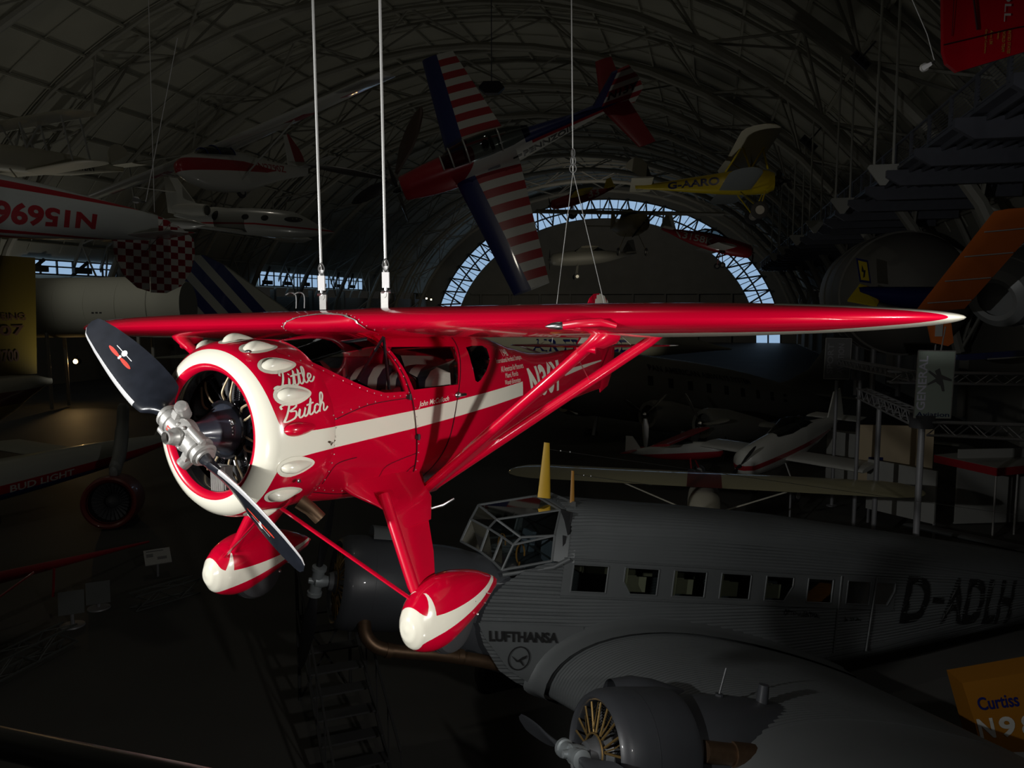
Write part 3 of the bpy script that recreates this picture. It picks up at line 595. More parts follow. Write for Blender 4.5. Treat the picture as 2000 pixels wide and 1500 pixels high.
GL = dict(
 L=([(.34, .70), (.42, .95), (.53, .86), (.42, .4), (.30, .08), (.12, -.05), (.0, .05), (.14, .16), (.34, .04), (.56, -.06), (.72, .06)],), i=([(0, .06), (.12, .48), (.06, .12), (.12, 0), (.26, .12)], [(.15, .66), (.17, .72)]),
 t=([(0, .1), (.2, .86), (.09, .15), (.15, 0), (.30, .12)], [(-.04, .55), (.30, .60)]), l=([(0, .12), (.2, .6), (.25, .9), (.16, .88), (.08, .5), (.08, .1), (.16, 0), (.30, .12)],),
 e=([(0, .14), (.2, .26), (.24, .42), (.14, .47), (.04, .28), (.10, .02), (.24, .02), (.42, .24)],), B=([(.02, .66), (-.02, .82), (.2, .90), (.5, .88), (.56, .66), (.3, .47), (.54, .40), (.5, .08), (.2, -.04), (.06, .02)], [(.30, .84), (.22, .45), (.1, .0)]),
 u=([(0, .12), (.1, .46), (.06, .12), (.12, .0), (.26, .12), (.34, .46), (.28, .12), (.34, 0), (.46, .12)],), c=([(.02, .14), (.10, .34)], [(.27, .36), (.20, .46), (.08, .36), (.06, .12), (.14, .0), (.32, .14)]), h=([(0, .12), (.22, .7), (.22, .98), (.12, .9), (.06, .4), (.02, .0), (.06, .3), (.18, .46), (.24, .36), (.22, .06), (.30, .0), (.44, .16)],))
ADV = dict(L=.62, i=.25, t=.27, l=.26, e=.36, B=.62, u=.44, c=.28, h=.42)
def script(word, org, ex, ey, w, m, sgn=1):
    x = 0; g2 = G(); org, ex, ey = Vector(org), Vector(ex), Vector(ey)
    for ch in word:
        for st in GL[ch]:
            P = spline([org + ex * (x + a) + ey * b for a, b in st], 5); V, F = ribbon(P, w, lambda t, d: .75 + .55 * abs(d.y)); g2.add(*project((V, F), ab, 'Y', sgn, .005))
        x += ADV[ch]
    return g2.build('name_script', m, H, 0, False)
script('Little', (.775, -.366), (-.140, .016), (-.018, .088), .0044, lc); script('Butch', (.785, -.532), (-.158, .02), (-.018, .098), .0047, lc)
# cabin interior: bench seat with striped back, stick, tubes
st_m = maskmat('striped_leather', (.75, .72, .62), [((.03, .032, .05), lambda x, y, z: ((y + 2.045) / .17).mod(1.).gt(.5))], .4, 0, .1)
g = G(); R = []
for i in range(25):
    y = -.39 + i * .0325; lob = abs(sin(pi * (y + .39) / .39)) ** .5
    R.append([Vector((x, y, z)) for x, z in ((-.62, -.85), (-.60, -.55), (-.63, -.40), (-.69, -.33 - .03 * (1 - lob)), (-.76, -.30 - .05 * (1 - lob)), (-.84, -.36), (-.86, -.6), (-.80, -.85))])
g.loft(R); g.build('seat_back', st_m, H, 60)
g = G(); g.loft([[Vector((x, y, z)) for x, z in ((-.1, -.86), (-.08, -.80), (-.14, -.76), (-.6, -.80), (-.66, -.84), (-.66, -.9))] for y in (-.38, .38)]); g.build('seat_cushion', st_m, H, 50)
g = G(); g.tube([(.05, .30, -.40), (-.16, .37, -.10)], .010, 8); g.tube([(-.17, .40, -.44), (-.16, .37, -.10)], .010, 8); g.tube([(.45, -.1, -.2), (-.05, .33, -.11)], .012, 8); g.tube([(.05, -.37, -.44), (-.1, -.37, -.1)], .014, 8); g.tube([(-.25, -.37, -.44), (-.12, -.37, -.1)], .014, 8); g.build('cabin_tubes', C_['blackgloss'], H)
g = G(); g.loft([[Vector((x, .40 * sin(a), -.55 + .36 * cos(a))) for a in [pi * (i - 12) / 26 for i in range(25)]] for x in (.46, .2)], (0, 0), False); g.box((.2, 0, -.46), (.02, .74, .36)); g.build('instrument_panel', mat('dark_red_panel', (.12, .005, .008), .5), H, 50)
g = G(); g.box((-.3, 0, -1.0), (1.4, .55, .02)); g.box((-1.02, 0, -.6), (.02, .6, .7)); g.box((-.7, 0, -.085), (.9, .5, .01)); g.build('cabin_lining', mat('cabin_lining', (.25, .22, .18), .8), H, 0)
# ================================================================ the hangar hall
TH = math.atan(390 / 1530.5)
HALL = Matrix(((cos(TH), sin(TH), 0, 0), (-sin(TH), cos(TH), 0, 0), (0, 0, 1, 0), (0, 0, 0, 1)))
def st(o): o['kind'] = 'structure'; return o
roofm = mat('vault_panels', (.42, .41, .34), .8, grain=.18, scale=.35); nt = roofm.node_tree
steelm = mat('painted_steel', (.33, .32, .275), .6, grain=.1, scale=2)
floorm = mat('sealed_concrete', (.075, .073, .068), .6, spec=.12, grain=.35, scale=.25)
wallm = mat('wall_paint', (.24, .23, .20), .8, grain=.2, scale=.4)
winm = mat('daylight_sky', (.4, .5, .6), .5, emit=(.36, .55, .80), es=.75)
CX, HWD, HH = -20.5, 37.5, 30.
def vault(phi, r=0): return (CX + (HWD - r) * cos(phi), (HH - r) * sin(phi))
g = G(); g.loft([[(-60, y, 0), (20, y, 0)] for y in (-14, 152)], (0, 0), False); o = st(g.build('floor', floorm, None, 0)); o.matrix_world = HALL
NA = 30; g = G(); g.loft([[(vault(pi * i / NA)[0], y, vault(pi * i / NA)[1]) for i in range(3, NA - 2)] for y in (-12, 150)], (0, 0), False)
for i in range(3, NA - 2, 1):     # purlins along the hall
    x, z = vault(pi * i / NA, .2)
    if z > 10: g.tube([(x, -12, z), (x, 150, z)], .11, 5)
for y in [-6 + 3.3 * k for k in range(48)]:
    g.tube([(*[vault(pi * i / 40, .12)[0]], y, vault(pi * i / 40, .12)[1]) for i in range(5, 36)], .05, 4)
o = st(g.build('ceiling', roofm, None, 40)); o.matrix_world = HALL
for nm, i0 in (('wall_right', 3), ('wall_left', NA - 3)):
    x, z = vault(pi * i0 / NA); g = G(); g.box((x, 69, z / 2 - .6), (.4, 162, z - 1.2)); 
    for k in range(17): g.box((x + (-.4 if i0 == 3 else .4), -8 + 10 * k, z / 2), (.6, .5, z - .5))
    o = st(g.build(nm, wallm, None, 0)); o.matrix_world = HALL
# arches: thick lower tube, upper chord, web members
k = 1
for y in [3 + 11.4 * i for i in range(13)]:
    g = G(); N = 22; ang = [pi * (i + 1.2) / (N + 1.4) for i in range(N)]
    inn = [Vector((vault(a, 3.0)[0], y, vault(a, 3.0)[1])) for a in ang]; o1 = [Vector((vault(a, .35)[0], y - 1.6, vault(a, .35)[1])) for a in ang]; o2 = [Vector((p.x, y + 1.6, p.z)) for p in o1]
    g.tube([p for p in inn], .30, 8); g.tube(o1, .16, 6); g.tube(o2, .16, 6)
    for i in range(N):
        if i % 2 == 0:
            for q in (o1, o2):
                for j in (i - 1, i + 1):
                    if 0 <= j < N: g.tube([inn[i], q[j]], .09, 5)
    o = st(g.build('trim_%d' % k, steelm, None, 40)); o.matrix_world = HALL; k += 1
# end wall with the glazed arch
g = G(); D = 150.; n = 60
oi = [(CX - .5 + 33.5 * cos(pi * i / n), 27. * sin(pi * i / n)) for i in range(n + 1)]; ii = [(CX - .5 + 29.0 * cos(pi * i / n), 23.2 * sin(pi * i / n)) for i in range(n + 1)]
g.add([(x, D, z) for x, z in ii] + [(CX, D, 0)], [(i, i + 1, n + 1) for i in range(n)])
g.loft([[(x, D, max(z, 0)) for x, z in L] for L in (oi, [(CX - .5 + 40 * cos(pi * i / n), 32 * sin(pi * i / n)) for i in range(n + 1)])], (0, 0), False)
for k_ in range(9): g.box((CX - 24 + 6 * k_, D - .3, 4.5), (.35, .4, 9))
g.box((CX, D - .3, 9.2), (52, .5, .4)); g.box((CX, D - .3, 6.4), (52, .4, .2))
o = st(g.build('wall_back', wallm, None, 0)); o.matrix_world = HALL
g = G(); g.loft([[(x, D + .6, z) for x, z in L] for L in (oi, ii)], (0, 0), False); w1 = st(g.build('window_1', winm, None, 0)); w1.matrix_world = HALL
g = G()
for j in range(3): g.tube([(CX - .5 + (33.4 - 2.2 * j) * cos(pi * i / n), D + .2, (26.9 - 1.85 * j) * sin(pi * i / n)) for i in range(n + 1)], .16, 5)
for i in range(2, n - 1, 1):
    g.tube([(oi[i][0], D + .2, oi[i][1]), (ii[i][0], D + .2, ii[i][1])], .07, 4)
    if i % 2: g.tube([(oi[i][0], D - .8, oi[i][1]), (ii[i + 1][0], D - .8, ii[i + 1][1])], .16, 5); g.tube([(oi[i][0], D - .8, oi[i][1]), (ii[i - 1][0], D - .8, ii[i - 1][1])], .16, 5)
g.build('window_frame', mat('dark_mullion', (.05, .05, .045), .6), w1, 0)
# clerestory window strips low on the left side of the vault
def strip(name, y0, y1, z0, z1, x):
    g = G(); g.box((x, (y0 + y1) / 2, (z0 + z1) / 2), (.1, y1 - y0, z1 - z0)); w = st(g.build(name, winm, None, 0)); w.matrix_world = HALL
    g = G(); c = int((y1 - y0) / 1.6)
    for i in range(c + 1): g.box((x + .12, y0 + i * (y1 - y0) / c, (z0 + z1) / 2), (.12, .14, z1 - z0))
    for z in (z0, z0 + (z1 - z0) * .55, z1): g.box((x + .12, (y0 + y1) / 2, z), (.14, y1 - y0, .12))
    for i in range(0, c, 3): g.tube([(x + .5, y0 + i * 1.6, z0), (x + .5, y0 + i * 1.6 + 1.8, z1)], .16, 5); g.box((x + .6, y0 + i * 1.6 + 1, z0 + .4), (.3, 2.0, .5))
    g.build('window_frame', bpy.data.materials['dark_mullion'], w, 0)
XL = vault(pi * 27 / 30)[0] + .35
for a in STRIPS: strip(*a)
# elevated walkway on the right with its hangers
walkm = mat('walkway_steel', (.10, .105, .13), .5, grain=.2, scale=3); rodm = mat('hanger_rod_white', (.5, .5, .46), .5)
W_ = thing('elevated_walkway', 'dark steel elevated walkway receding under the vault at right', 'walkway', HALL)
g = G(); g.box((10.2, 68, 12.55), (6.0, 128, .12)); 
for i in range(12): g.box((7.6 + i * .47, 68, 12.4), (.07, 128, .2))
g.build('deck', walkm, W_, 0)
for i in range(25):
    y = 7.6 + 4.6 * i; g = G(); g.prism([(6.75, 12.42), (13.2, 12.42), (13.2, 11.8), (7.3, 11.8), (6.75, 12.15)], y - .12, y + .12, Mxz); g.build('cross_beam', walkm, W_, 0)
for s, x in ((0, 7.35), (1, 13.1)):
    g = G()
    for z in (13.65, 12.75): g.tube([(x, 4, z), (x, 132, z)], .05, 6)
    for z in [12.9 + .11 * j for j in range(7)]: g.tube([(x, 4, z), (x, 132, z)], .012, 4)
    g.build('guard_rail', walkm, W_, 0)
    g = G(); g.box((x, 5.3, 13.1), (.10, .16, 1.2)); pst = g.build('rail_post', walkm, W_, 0)
    for i in range(1, 48): q_o = pst.copy(); S.collection.objects.link(q_o); q_o.location = (0, 2.6 * i, 0)
for i, y in enumerate((35.5 - 11.4, 35.5, 45.9, 57.5, 69, 81.8, 93)):
    hx = 6.7; g = G(); T = thing('walkway_hanger', ['pair of pale rods and triangular plate holding walkway, hidden above the frame edge', 'nearest pair of pale hanger rods ending in a white triangular plate', 'second pair of pale hanger rods holding the walkway edge', 'third pair of hanger rods along the walkway', 'fourth pair of thin hanger rods by the walkway', 'fifth thin pair of hanger rods near walkway end', 'farthest thin pair of rods at the walkway end'][i], 'hanger', HALL @ Matrix.Translation((hx, y, 12.3)), 'hangers carrying the elevated walkway') if i else None
    if not T: continue
    for q in (-.36, .36): r = G(); r.tube([(q, 0, .2), (q * .8, 0, 17)], .055, 6); r.build('hanger_rod', rodm, T)
    r = G(); r.prism([(-.55, .42), (-.62, .30), (-.1, -.42), (.1, -.42), (.62, .30), (.55, .42)], -.06, .06, Mxz); r.build('hanger_plate', rodm, T, 0)
    r = G(); r.tube([(-.36, 0, 9), (.36, 0, 9)], .03, 5); r.build('spacer', rodm, T)
# ================================================================ corrugated three-engined airliner
J = thing('corrugated_airliner', 'grey corrugated three-engined airliner with D-ADLH on its side standing below the red aeroplane', 'aeroplane', JU_M)
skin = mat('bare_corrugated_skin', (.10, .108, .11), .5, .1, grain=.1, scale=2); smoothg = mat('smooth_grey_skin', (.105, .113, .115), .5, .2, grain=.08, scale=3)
dkg = mat('charcoal_cowl', (.046, .049, .055), .42, .0, .15, grain=.12, scale=4); blk = mat('livery_black', (.008, .008, .008), .5); juglass = glassmat('cockpit_glass', (.55, .6, .6), .25)
brass = mat('brass_tube', (.38, .25, .09), .4, .7); cab = mat('cabin_beige', (.35, .32, .20), .8); dark = C_['dark']
JT = [(1.72, .80, .42, -1.5), (.4, .83, 1.05, -1.86), (0, .83, 1.08, -1.88), (-2, .83, 1.12, -1.80), (-4, .83, 1.12, -1.62), (-5.5, .82, 1.07, -1.42), (-6.5, .79, 1.03, -1.28), (-8, .72, .97, -1.02), (-10, .58, .88, -.72), (-12, .38, .78, -.45), (-14, .10, .68, -.2)]
def xs(z):
    T = [(1.1, .40), (.3, .41), (.25, .45), (.17, .81), (.06, 1.08), (-.11, 1.34), (-.29, 1.51), (-.51, 1.62), (-.69, 1.66), (-.85, 1.64), (-1.02, 1.56), (-1.38, 1.27), (-1.57, .96), (-1.72, .61), (-1.85, .25), (-2.2, .1)]
    return lerp_tab(T, z)[0]
def jring(x, n=96, cor=1):
    w, zt, zb = lerp_tab(JT, x); R = []
    pts = []
    rc, rt = .28, .5
    side = [(w, z) for z in [zb + .45 + (zt - .45 - zb - .45) * i / 170 for i in range(171)]]
    top = [(w * cos(pi / 2 * i / 60) ** .8, zt - .45 + .45 * sin(pi / 2 * i / 60) ** .9) for i in range(1, 61)]
    bot = [(w * cos(pi / 2 * i / 30) ** .8, zb + .45 - .45 * sin(pi / 2 * i / 30)) for i in range(30, 0, -1)]
    half = bot + side + top; acc = 0; out = []
    for i, p in enumerate(half):
        if i: acc += sqrt((p[0] - half[i - 1][0]) ** 2 + (p[1] - half[i - 1][1]) ** 2)
        a = half[max(i - 1, 0)]; b = half[min(i + 1, len(half) - 1)]; t = Vector((b[0] - a[0], b[1] - a[1])).normalized()
        h = .013 * sin(2 * pi * p[1] / .052) if i > 30 and i <= 201 else .012 * sin(2 * pi * acc / .058)
        out.append((p[0] + t.y * h * cor, p[1] - t.x * h * cor))
    return out
xst = [1.72, .4, 0, -1, -2, -3, -4, -5, -6.25, -7, -8, -9, -10, -11, -12, -13, -14]; R = []
for k, x in enumerate(xst):
    hf = jring(x if k else .4); ring = []
    for s in (1, -1):
        for (y, z) in (hf if s == 1 else hf[::-1]): ring.append(Vector(((xs(z) if k == 0 else min(x, xs(z) - .02 * k)), y * s, z)))
    R.append(ring)
n = len(R[0]); body = G(); body.add([p for r in R for p in r], [])
for i in range(len(R) - 1):
    for j in range(n):
        k = (j + 1) % n; a, b = R[i][j], R[i + 1][k]; zc = (R[i][j].z + R[i][k].z + R[i + 1][j].z) / 3
        if i < 8 and -.27 < zc < .27 and abs(a.y) > .7 and R[i][j].x < .46 + 9 * (R[i][j].x > 9): 
            if i >= 1: continue
        body.f.append((i * n + j, i * n + k, (i + 1) * n + k, (i + 1) * n + j)); body.m.append(0)
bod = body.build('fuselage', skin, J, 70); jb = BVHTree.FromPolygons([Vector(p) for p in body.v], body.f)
WX = [0, -.905, -1.81, -2.72, -3.63, -4.53, -5.43, -6.08]
def wpoly(i):
    c = WX[i]; h = .205; w = (.30, .31, .31, .30, .29, .28, .27, .24)[i]
    P = [(c + w, h), (c - w, h), (c - w, -h), (c + w, -h)]
    if i == 1: P = [(c + w, h), (c - w, h), (c - w, -h), (c + w - .14, -h), (c + w, -.02)]
    if i == 4: P = [(c + w, h), (c - w, h), (c - w, .05), (c - w + .16, -h), (c + w, -h)]
    if i == 7: P = [(c + w, h), (c - w, h), (c - w, .05), (c - w + .15, -h), (c + w, -h)]
    return P
for s in (1, -1):
    v, f = cdt([[(.46, -.28), (.46, .28), (-6.35, .28), (-6.35, -.28)]] + [wpoly(i) for i in range(8)], .16)
    g = G(); g.add([(p[0], s * (lerp_tab(JT, p[0])[0] + .012), p[1]) for p in v], f)
    for z in (.28, -.28): g.tube([(.46, s * .845, z), (-4, s * .845, z), (-6.35, s * .805, z)], .018, 6)
    band = g.build('window_band', smoothg, J, 30)
    for i in range(8):
        P = wpoly(i); fr = G(); yy = s * (lerp_tab(JT, WX[i])[0] + .014)
        for a, b in zip(P, P[1:] + P[:1]): fr.tube([(a[0], yy, a[1]), (b[0], yy, b[1])], .013, 6)
        w = fr.build('cabin_window', smoothg, J, 30)
        gl = G(); gl.add([(p[0], yy - .008 * s, p[1]) for p in P], [tuple(range(len(P)))]); gl.build('pane', juglass, w, 0)
        if i in (1, 2, 3, 4):
            cu = G(); cu.box((WX[i] + .0, yy - .25 * s, -.10), (.5, .03, .24)); cu.box((WX[i] + .12, yy - .23 * s, .03), (.34, .02, .03)); cu.box((WX[i] + .26, yy - .12 * s, 0), (.04, .2, .42)); cu.build('seat_back', cab, w, 0)
g = G(); g.box((-3, 0, -.85), (7.0, 1.5, .05)); g.box((.47, 0, -.1), (.04, 1.55, 1.4)); g.box((-6.4, 0, 0), (.04, 1.5, 1.4)); g.build('cabin_floor', C_['dark'], J, 0)
# door outline, lettering
def jline(L, w, m, nm, off=.014, s=1):
    g = G(); V, F = ribbon(spline([Vector(p) for p in L], 5), w); g.add(*project((V, F), jb, 'Y', s, off)); return g.build(nm, m, J, 0, False)
g = G()
for L in ([(-4.98, .28), (-5.01, -1.05)], [(-5.82, .30), (-5.76, -1.02)]):
    g.tube([(p[0], .845, p[1]) for p in L], .016, 6)
g.build('door_frame', smoothg, J, 0); jline([(-5.4, -.42), (-5.7, -.425)], .0, blk, 'x') if 0 else None
v, f = cdt([[(1.70, -.70), (.0, -.72), (-.2, -1.78), (.4, -1.72), (.7, -1.60), (1.12, -1.37), (1.40, -1.08), (1.58, -.90)]], .1)
g = G(); g.add([(p[0], .850 - .35 * max(0, -p[1] - 1.42) ** 1.5, p[1]) for p in v], f); pan = g.build('nose_side_panel', smoothg, J, 60)
pb = BVHTree.FromPolygons([v_.co for v_ in pan.data.vertices] + [Vector(p) for p in body.v], [tuple(p.vertices) for p in pan.data.polygons] + [tuple(i + len(pan.data.vertices) for i in q) for q in body.f])
text_on('airline_name', 'LUFTHANSA', ((1.50, -.955), (.40, -.965), (.415, -.81), (1.53, -.80)), pb, 'Y', 1, blk, J, .045, .3, .02)
g = G(); c = Vector((1.0, -1.19)); Rr = .165
V, F = ribbon([c + Vector((cos(a), sin(a))) * Rr for a in [2 * pi * i / 40 for i in range(41)]], .009); g.add(V and [(p[0], .872, p[1]) for p in V], F)
for P in ([(.115, .035), (.02, -.03), (-.05, .02), (-.12, .045), (-.10, .0), (-.04, -.025), (.0, -.05), (.03, -.05), (.10, .015)], [(-.0, -.03), (-.07, -.10), (-.09, -.10), (-.04, -.03)]):
    g.add([(c.x + a * 1.05, .874, c.y + b * 1.05) for a, b in P], [tuple(range(len(P)))])
g.build('crane_emblem', blk, J, 0, False)
for P, (a, b) in (('D', (-6.60, -7.28)), ('-', (-7.38, -7.72)), ('A', (-7.72, -8.32)), ('D', (-8.34, -8.92)), ('L', (-8.98, -9.36)), ('H', (-9.38, -9.86))):
    sk = .06 if P != '-' else .0; z0, z1 = (-.52, .36) if P != '-' else (-.14, -.02); text_on('registration', P, ((a + sk, z0), (b + sk, z0), (b - sk, z1), (a - sk, z1)), jb, 'Y', 1, blk, J, .03, .2, .016)
text_on('aircraft_name', 'OTTO LILIENTHAL', ((-3.80, -.425), (-4.60, -.47), (-4.60, -.385), (-3.80, -.345)), jb, 'Y', 1, blk, J, .01, .3, .016)
text_on('type_name', 'Ju 52/3m', ((-5.17, -.51), (-5.58, -.525), (-5.58, -.445), (-5.16, -.43)), jb, 'Y', 1, blk, J, .01, .3, .016)
# nose body between the engine and the cabin
nt_ = [(2.75, .60, .20, -1.03, 2), (2.3, .62, .20, -1.12, 2.1), (1.9, .60, .18, -1.3, 2.3), (1.5, .62, .10, -1.5, 2.6), (.9, .66, .1, -1.66, 3), (.3, .72, .2, -1.74, 3)]
g = G(); g.loft(body_rings(smooth_tab(nt_, 3), 40)); g.build('nose_fairing', dkg, J, 60)
# cockpit glazing
CP = dict(A=(1.35, .62, .01), B=(1.38, .3, .07), C=(1.46, -.05, .13), D=(1.60, -.60, .17), E=(1.50, -.55, .54), F=(1.39, -.02, .50), Gt=(1.20, .57, .38), Hh=(1.48, -.35, .80), I=(1.40, .28, .69), K=(.50, -.36, 1.03), L=(.42, .40, .93), M=(.60, .68, .58), N=(.64, .78, .22), J2=(1.1, .58, .50), B2=(1.28, .30, .44), O=(.42, .82, .62), P=(.42, .83, .28), K2=(.2, -.4, 1.08), D2=(.6, -.83, .28), E2=(.6, -.75, .6))
cp = {k: Vector(v) for k, v in CP.items()}
fg = G()
for a, b in (('A', 'B'), ('B', 'C'), ('C', 'D'), ('D', 'E'), ('E', 'F'), ('F', 'B2'), ('B2', 'Gt'), ('A', 'Gt'), ('B', 'B2'), ('C', 'F'), ('E', 'Hh'), ('F', 'I'), ('Hh', 'I'), ('I', 'J2'), ('Gt', 'J2'), ('Hh', 'K'), ('I', 'L'), ('J2', 'M'), ('Gt', 'M'), ('A', 'N'), ('N', 'M'), ('K', 'L'), ('D', 'D2'), ('D2', 'E2'), ('E', 'E2'), ('E2', 'K'), ('L', 'M')):
    fg.tube([cp[a], cp[b]], .019, 6)
fg.tube([cp['A'] + Vector((.0, .05, -.06)), cp['N'] + Vector((0, .07, -.08)), (.4, .87, .28)], .03, 8)
ck = fg.build('cockpit_frame', smoothg, J, 30)
gg = G()
for q in (('A', 'B', 'B2', 'Gt'), ('B', 'C', 'F', 'B2'), ('C', 'D', 'E', 'F'), ('E', 'F', 'I', 'Hh'), ('F', 'Gt', 'J2', 'I'), ('A', 'Gt', 'M', 'N'), ('I', 'J2', 'M', 'L'), ('Hh', 'I', 'L', 'K'), ('D', 'D2', 'E2', 'E'), ('E', 'E2', 'K', 'Hh')): gg.add([cp[a] for a in q], [(0, 1, 2, 3)])
gg.build('cockpit_glass', juglass, ck, 0)
g = G(); g.loft([[cp['N'], cp['M'], cp['L'], cp['K'], Vector(CP['E2']), Vector(CP['D2'])], [Vector((.30, .85, .22)), Vector((.30, .80, .62)), Vector((.2, .45, 1.08)), Vector((.2, -.45, 1.10)), Vector((.3, -.80, .62)), Vector((.3, -.85, .22))]], (0, 0)); g.build('cockpit_panel', smoothg, J, 40)
g = G(); g.box((.4, 0, .3), (.04, 1.5, 1.3)); g.build('cockpit_bulkhead', dark, J, 0)
for y in (.38, -.38):
    g = G(); g.box((.7, y, -.02), (.4, .4, .1)); g.box((.52, y, .22), (.08, .38, .5)); g.build('pilot_seat', mat('seat_blue', (.08, .10, .12), .7) if y > 0 else bpy.data.materials['seat_blue'], J, 0)
    g = G(); g.tube([Vector((.98, y + .15 * cos(a), .22 + .15 * sin(a))) for a in [2 * pi * i / 20 for i in range(16)]], .014, 6); g.tube([(.98, y, -.2), (.98, y, .1)], .02, 6); g.build('control_wheel', mat('varnished_wood', (.30, .14, .03), .4) if y > 0 else bpy.data.materials['varnished_wood'], J)
for (x, y, z0, z1, w0, w1, m) in ((.53, 0, 1.05, 1.92, .115, .05, 'mast_yellow'), (.19, .35, .93, 1.55, .045, .025, 'mast_brown')):
    g = G(); mm = mat(m, (.50, .30, .02) if 'y' in m[-6:] and m == 'mast_yellow' else (.30, .14, .02), .5)
    g.loft([[Vector((x + a * w + .08 * t, y + b * w * .35, z0 + (z1 - z0) * t)) for a, b in [(cos(2 * pi * i / 12), sin(2 * pi * i / 12)) for i in range(12)]] for t, w in ((0, w0), (.5, (w0 + w1) / 2), (1, w1))]); g.build('aerial_mast', mm, J)
g = G(); g.tube([(.19, .35, .83), (.20, .35, .99)], .05, 10); g.build('mast_socket', smoothg, J)
g = G(); g.tube([(.60, 0, 1.82), (-12.5, 0, 1.6)], .004, 4); 
for d in (.25, .42): g.ball((.60 - d, 0, 1.818), .018)
g.tube([(.27, .35, 1.5), (-1.2, .35, 1.46)], .004, 4)
for d in (.2, .33): g.ball((.27 - d, .35, 1.497), .016)
g.build('aerial_wire', C_['steel'], J)
# engines
def engine(c, full):
    c = Vector(c); r = .675; X = (1, 0, 0)
    g = G(); g.lathe([(-.98, .60), (-.97, .655), (-.9, .672), (-.3, .676), (-.12, .66), (-.03, .62), (0, .575), (-.02, .545), (-.1, .53), (-.6, .56)], c, X, 64); g.lathe([(-.42, .6775), (-.425, .679), (-.43, .6775)], c, X, 64)
    cw = g.build('engine_cowl', dkg, J, 60)
    g = G(); g.lathe([(-.5, .0), (-.5, .56)], c, X, 24); g.build('engine_firewall', dark, cw)
    g = G(); g.lathe([(-.4, .26), (-.12, .25), (-.02, .16), (.10, .12), (.12, .0)], c, X, 24); en = g.build('engine_crankcase', mat('engine_grey', (.12, .125, .13), .5, .3) if c.y == 0 else bpy.data.materials['engine_grey'], cw)
    for k in range(9):
        a = radians(k * 40); d = Vector((0, sin(a), cos(a))); t = d.cross(Vector(X)); g = G(); pr = []
        for i in range(9): pr += [(.24 + i * .03, .09), (.25 + i * .03, .09), (.25 + i * .03, .072), (.268 + i * .03, .072)]
        g.lathe(pr, c + Vector((-.22, 0, 0)), d, 14, (0, 1)); g.build('cylinder', dark, en, 20)
        g = G()
        for q in (-.045, .045): g.tube([c + Vector((-.03, 0, 0)) + d * .20 + t * q, c + Vector((-.06, 0, 0)) + d * .52 + t * q * 1.7], .014, 6)
        g.tube([c + Vector((.0, 0, 0)) + d * .22 + t * .1, c + Vector((-.05, 0, 0)) + d * .35 + t * .13, c + Vector((-.12, 0, 0)) + d * .5 + t * .12], .008, 5)
        g.build('pushrod_tube', brass, en)
    g = G(); g.tube([c + Vector((.0, .2 * sin(a), .2 * cos(a))) for a in [2 * pi * i / 24 for i in range(25)]], .012, 6); g.build('ignition_ring', brass, en)
    # two-blade airscrew
    h = c + Vector((.26, 0, 0)); g = G(); g.lathe([(-.16, .07), (-.05, .10), (.03, .10), (.05, .05), (.12, .04), (.13, .0)], h, X, 20)
    pr = radians(full); d0 = Vector((0, sin(pr), cos(pr)))
    for s in (1, -1): g.lathe([(.03, .085), (.16, .085), (.17, .105), (.22, .105), (.23, .075)], h, d0 * s, 18, (1, 1))
    hub_ = g.build('airscrew_hub', mat('hub_grey', (.30, .33, .34), .45, .4) if c.y == 0 else bpy.data.materials['hub_grey'], J, 30)
    for s in (1, -1):
        d = d0 * s; Ld = d.cross(Vector(X)); RR = []
        for rr, cc, tk, be in smooth_tab([(.2, .10, .8, 60), (.4, .16, .3, 50), (.7, .28, .12, 36), (1.0, .27, .08, 28), (1.3, .20, .06, 22), (1.42, .06, .05, 20)], 3):
            b = radians(be); cv = Ld * cos(b) + Vector(X) * sin(b); nv = Vector(X) * cos(b) - Ld * sin(b)
            RR.append([h + d * rr + cv * cc * (.45 - q) + nv * hh * cc for q, hh in airfoil(8, .6, tk)])
        g = G(); g.loft(RR); g.build('airscrew_blade', dark if c.y == 0 else dkg, hub_, 40)
    return cw
engine((3.62, 0, -.415), 195); engine((1.30, 3.69, -1.26), -98)
# exhaust of the centre engine
g = G(); g.tube(spline([(3.25, .45, -.78), (3.22, .60, -.98), (3.05, .68, -1.12), (2.7, .70, -1.17), (2.2, .70, -1.20), (1.6, .68, -1.28), (1.2, .64, -1.36)]), .095, 14, cap=(1, 0)); 
for x in (2.9, 1.85): g.tube([(x + .04, .70, -1.15 - (2.9 - x) * .07), (x - .04, .70, -1.16 - (2.9 - x) * .07)], .108, 14)
g.build('exhaust_pipe', C_['bronze'], J)
# intake on top of the centre engine
g = G(); g.loft([[Vector((x, y, .26 + h * (1 - (y / .19) ** 4))) for y in [-.19 + .38 * i / 8 for i in range(9)]] for x, h in ((3.2, .16), (2.9, .15), (2.6, .06))] , (0, 0), False); g.build('oil_cooler_scoop', smoothg, J, 40)
# wing: corrugated, rising from the root fillet
g = G(); R = []
wy = [.70, 1.1, 1.6, 2.2, 3.0, 4.2, 6, 8.5, 11, 14.4]; cu = []
for k_, y in enumerate(wy):
    t = y - .8; le = .62 - .17 * t; te = -5.2 + .10 * t; ch = le - te; z = -1.62 + .045 * t; th = .17 - .004 * t; ring = []
    for q, h in airfoil(26, .78, th * 1.0, 1.1): ring.append(Vector((le - q * ch, y, z + h * ch)))
    R.append(ring)
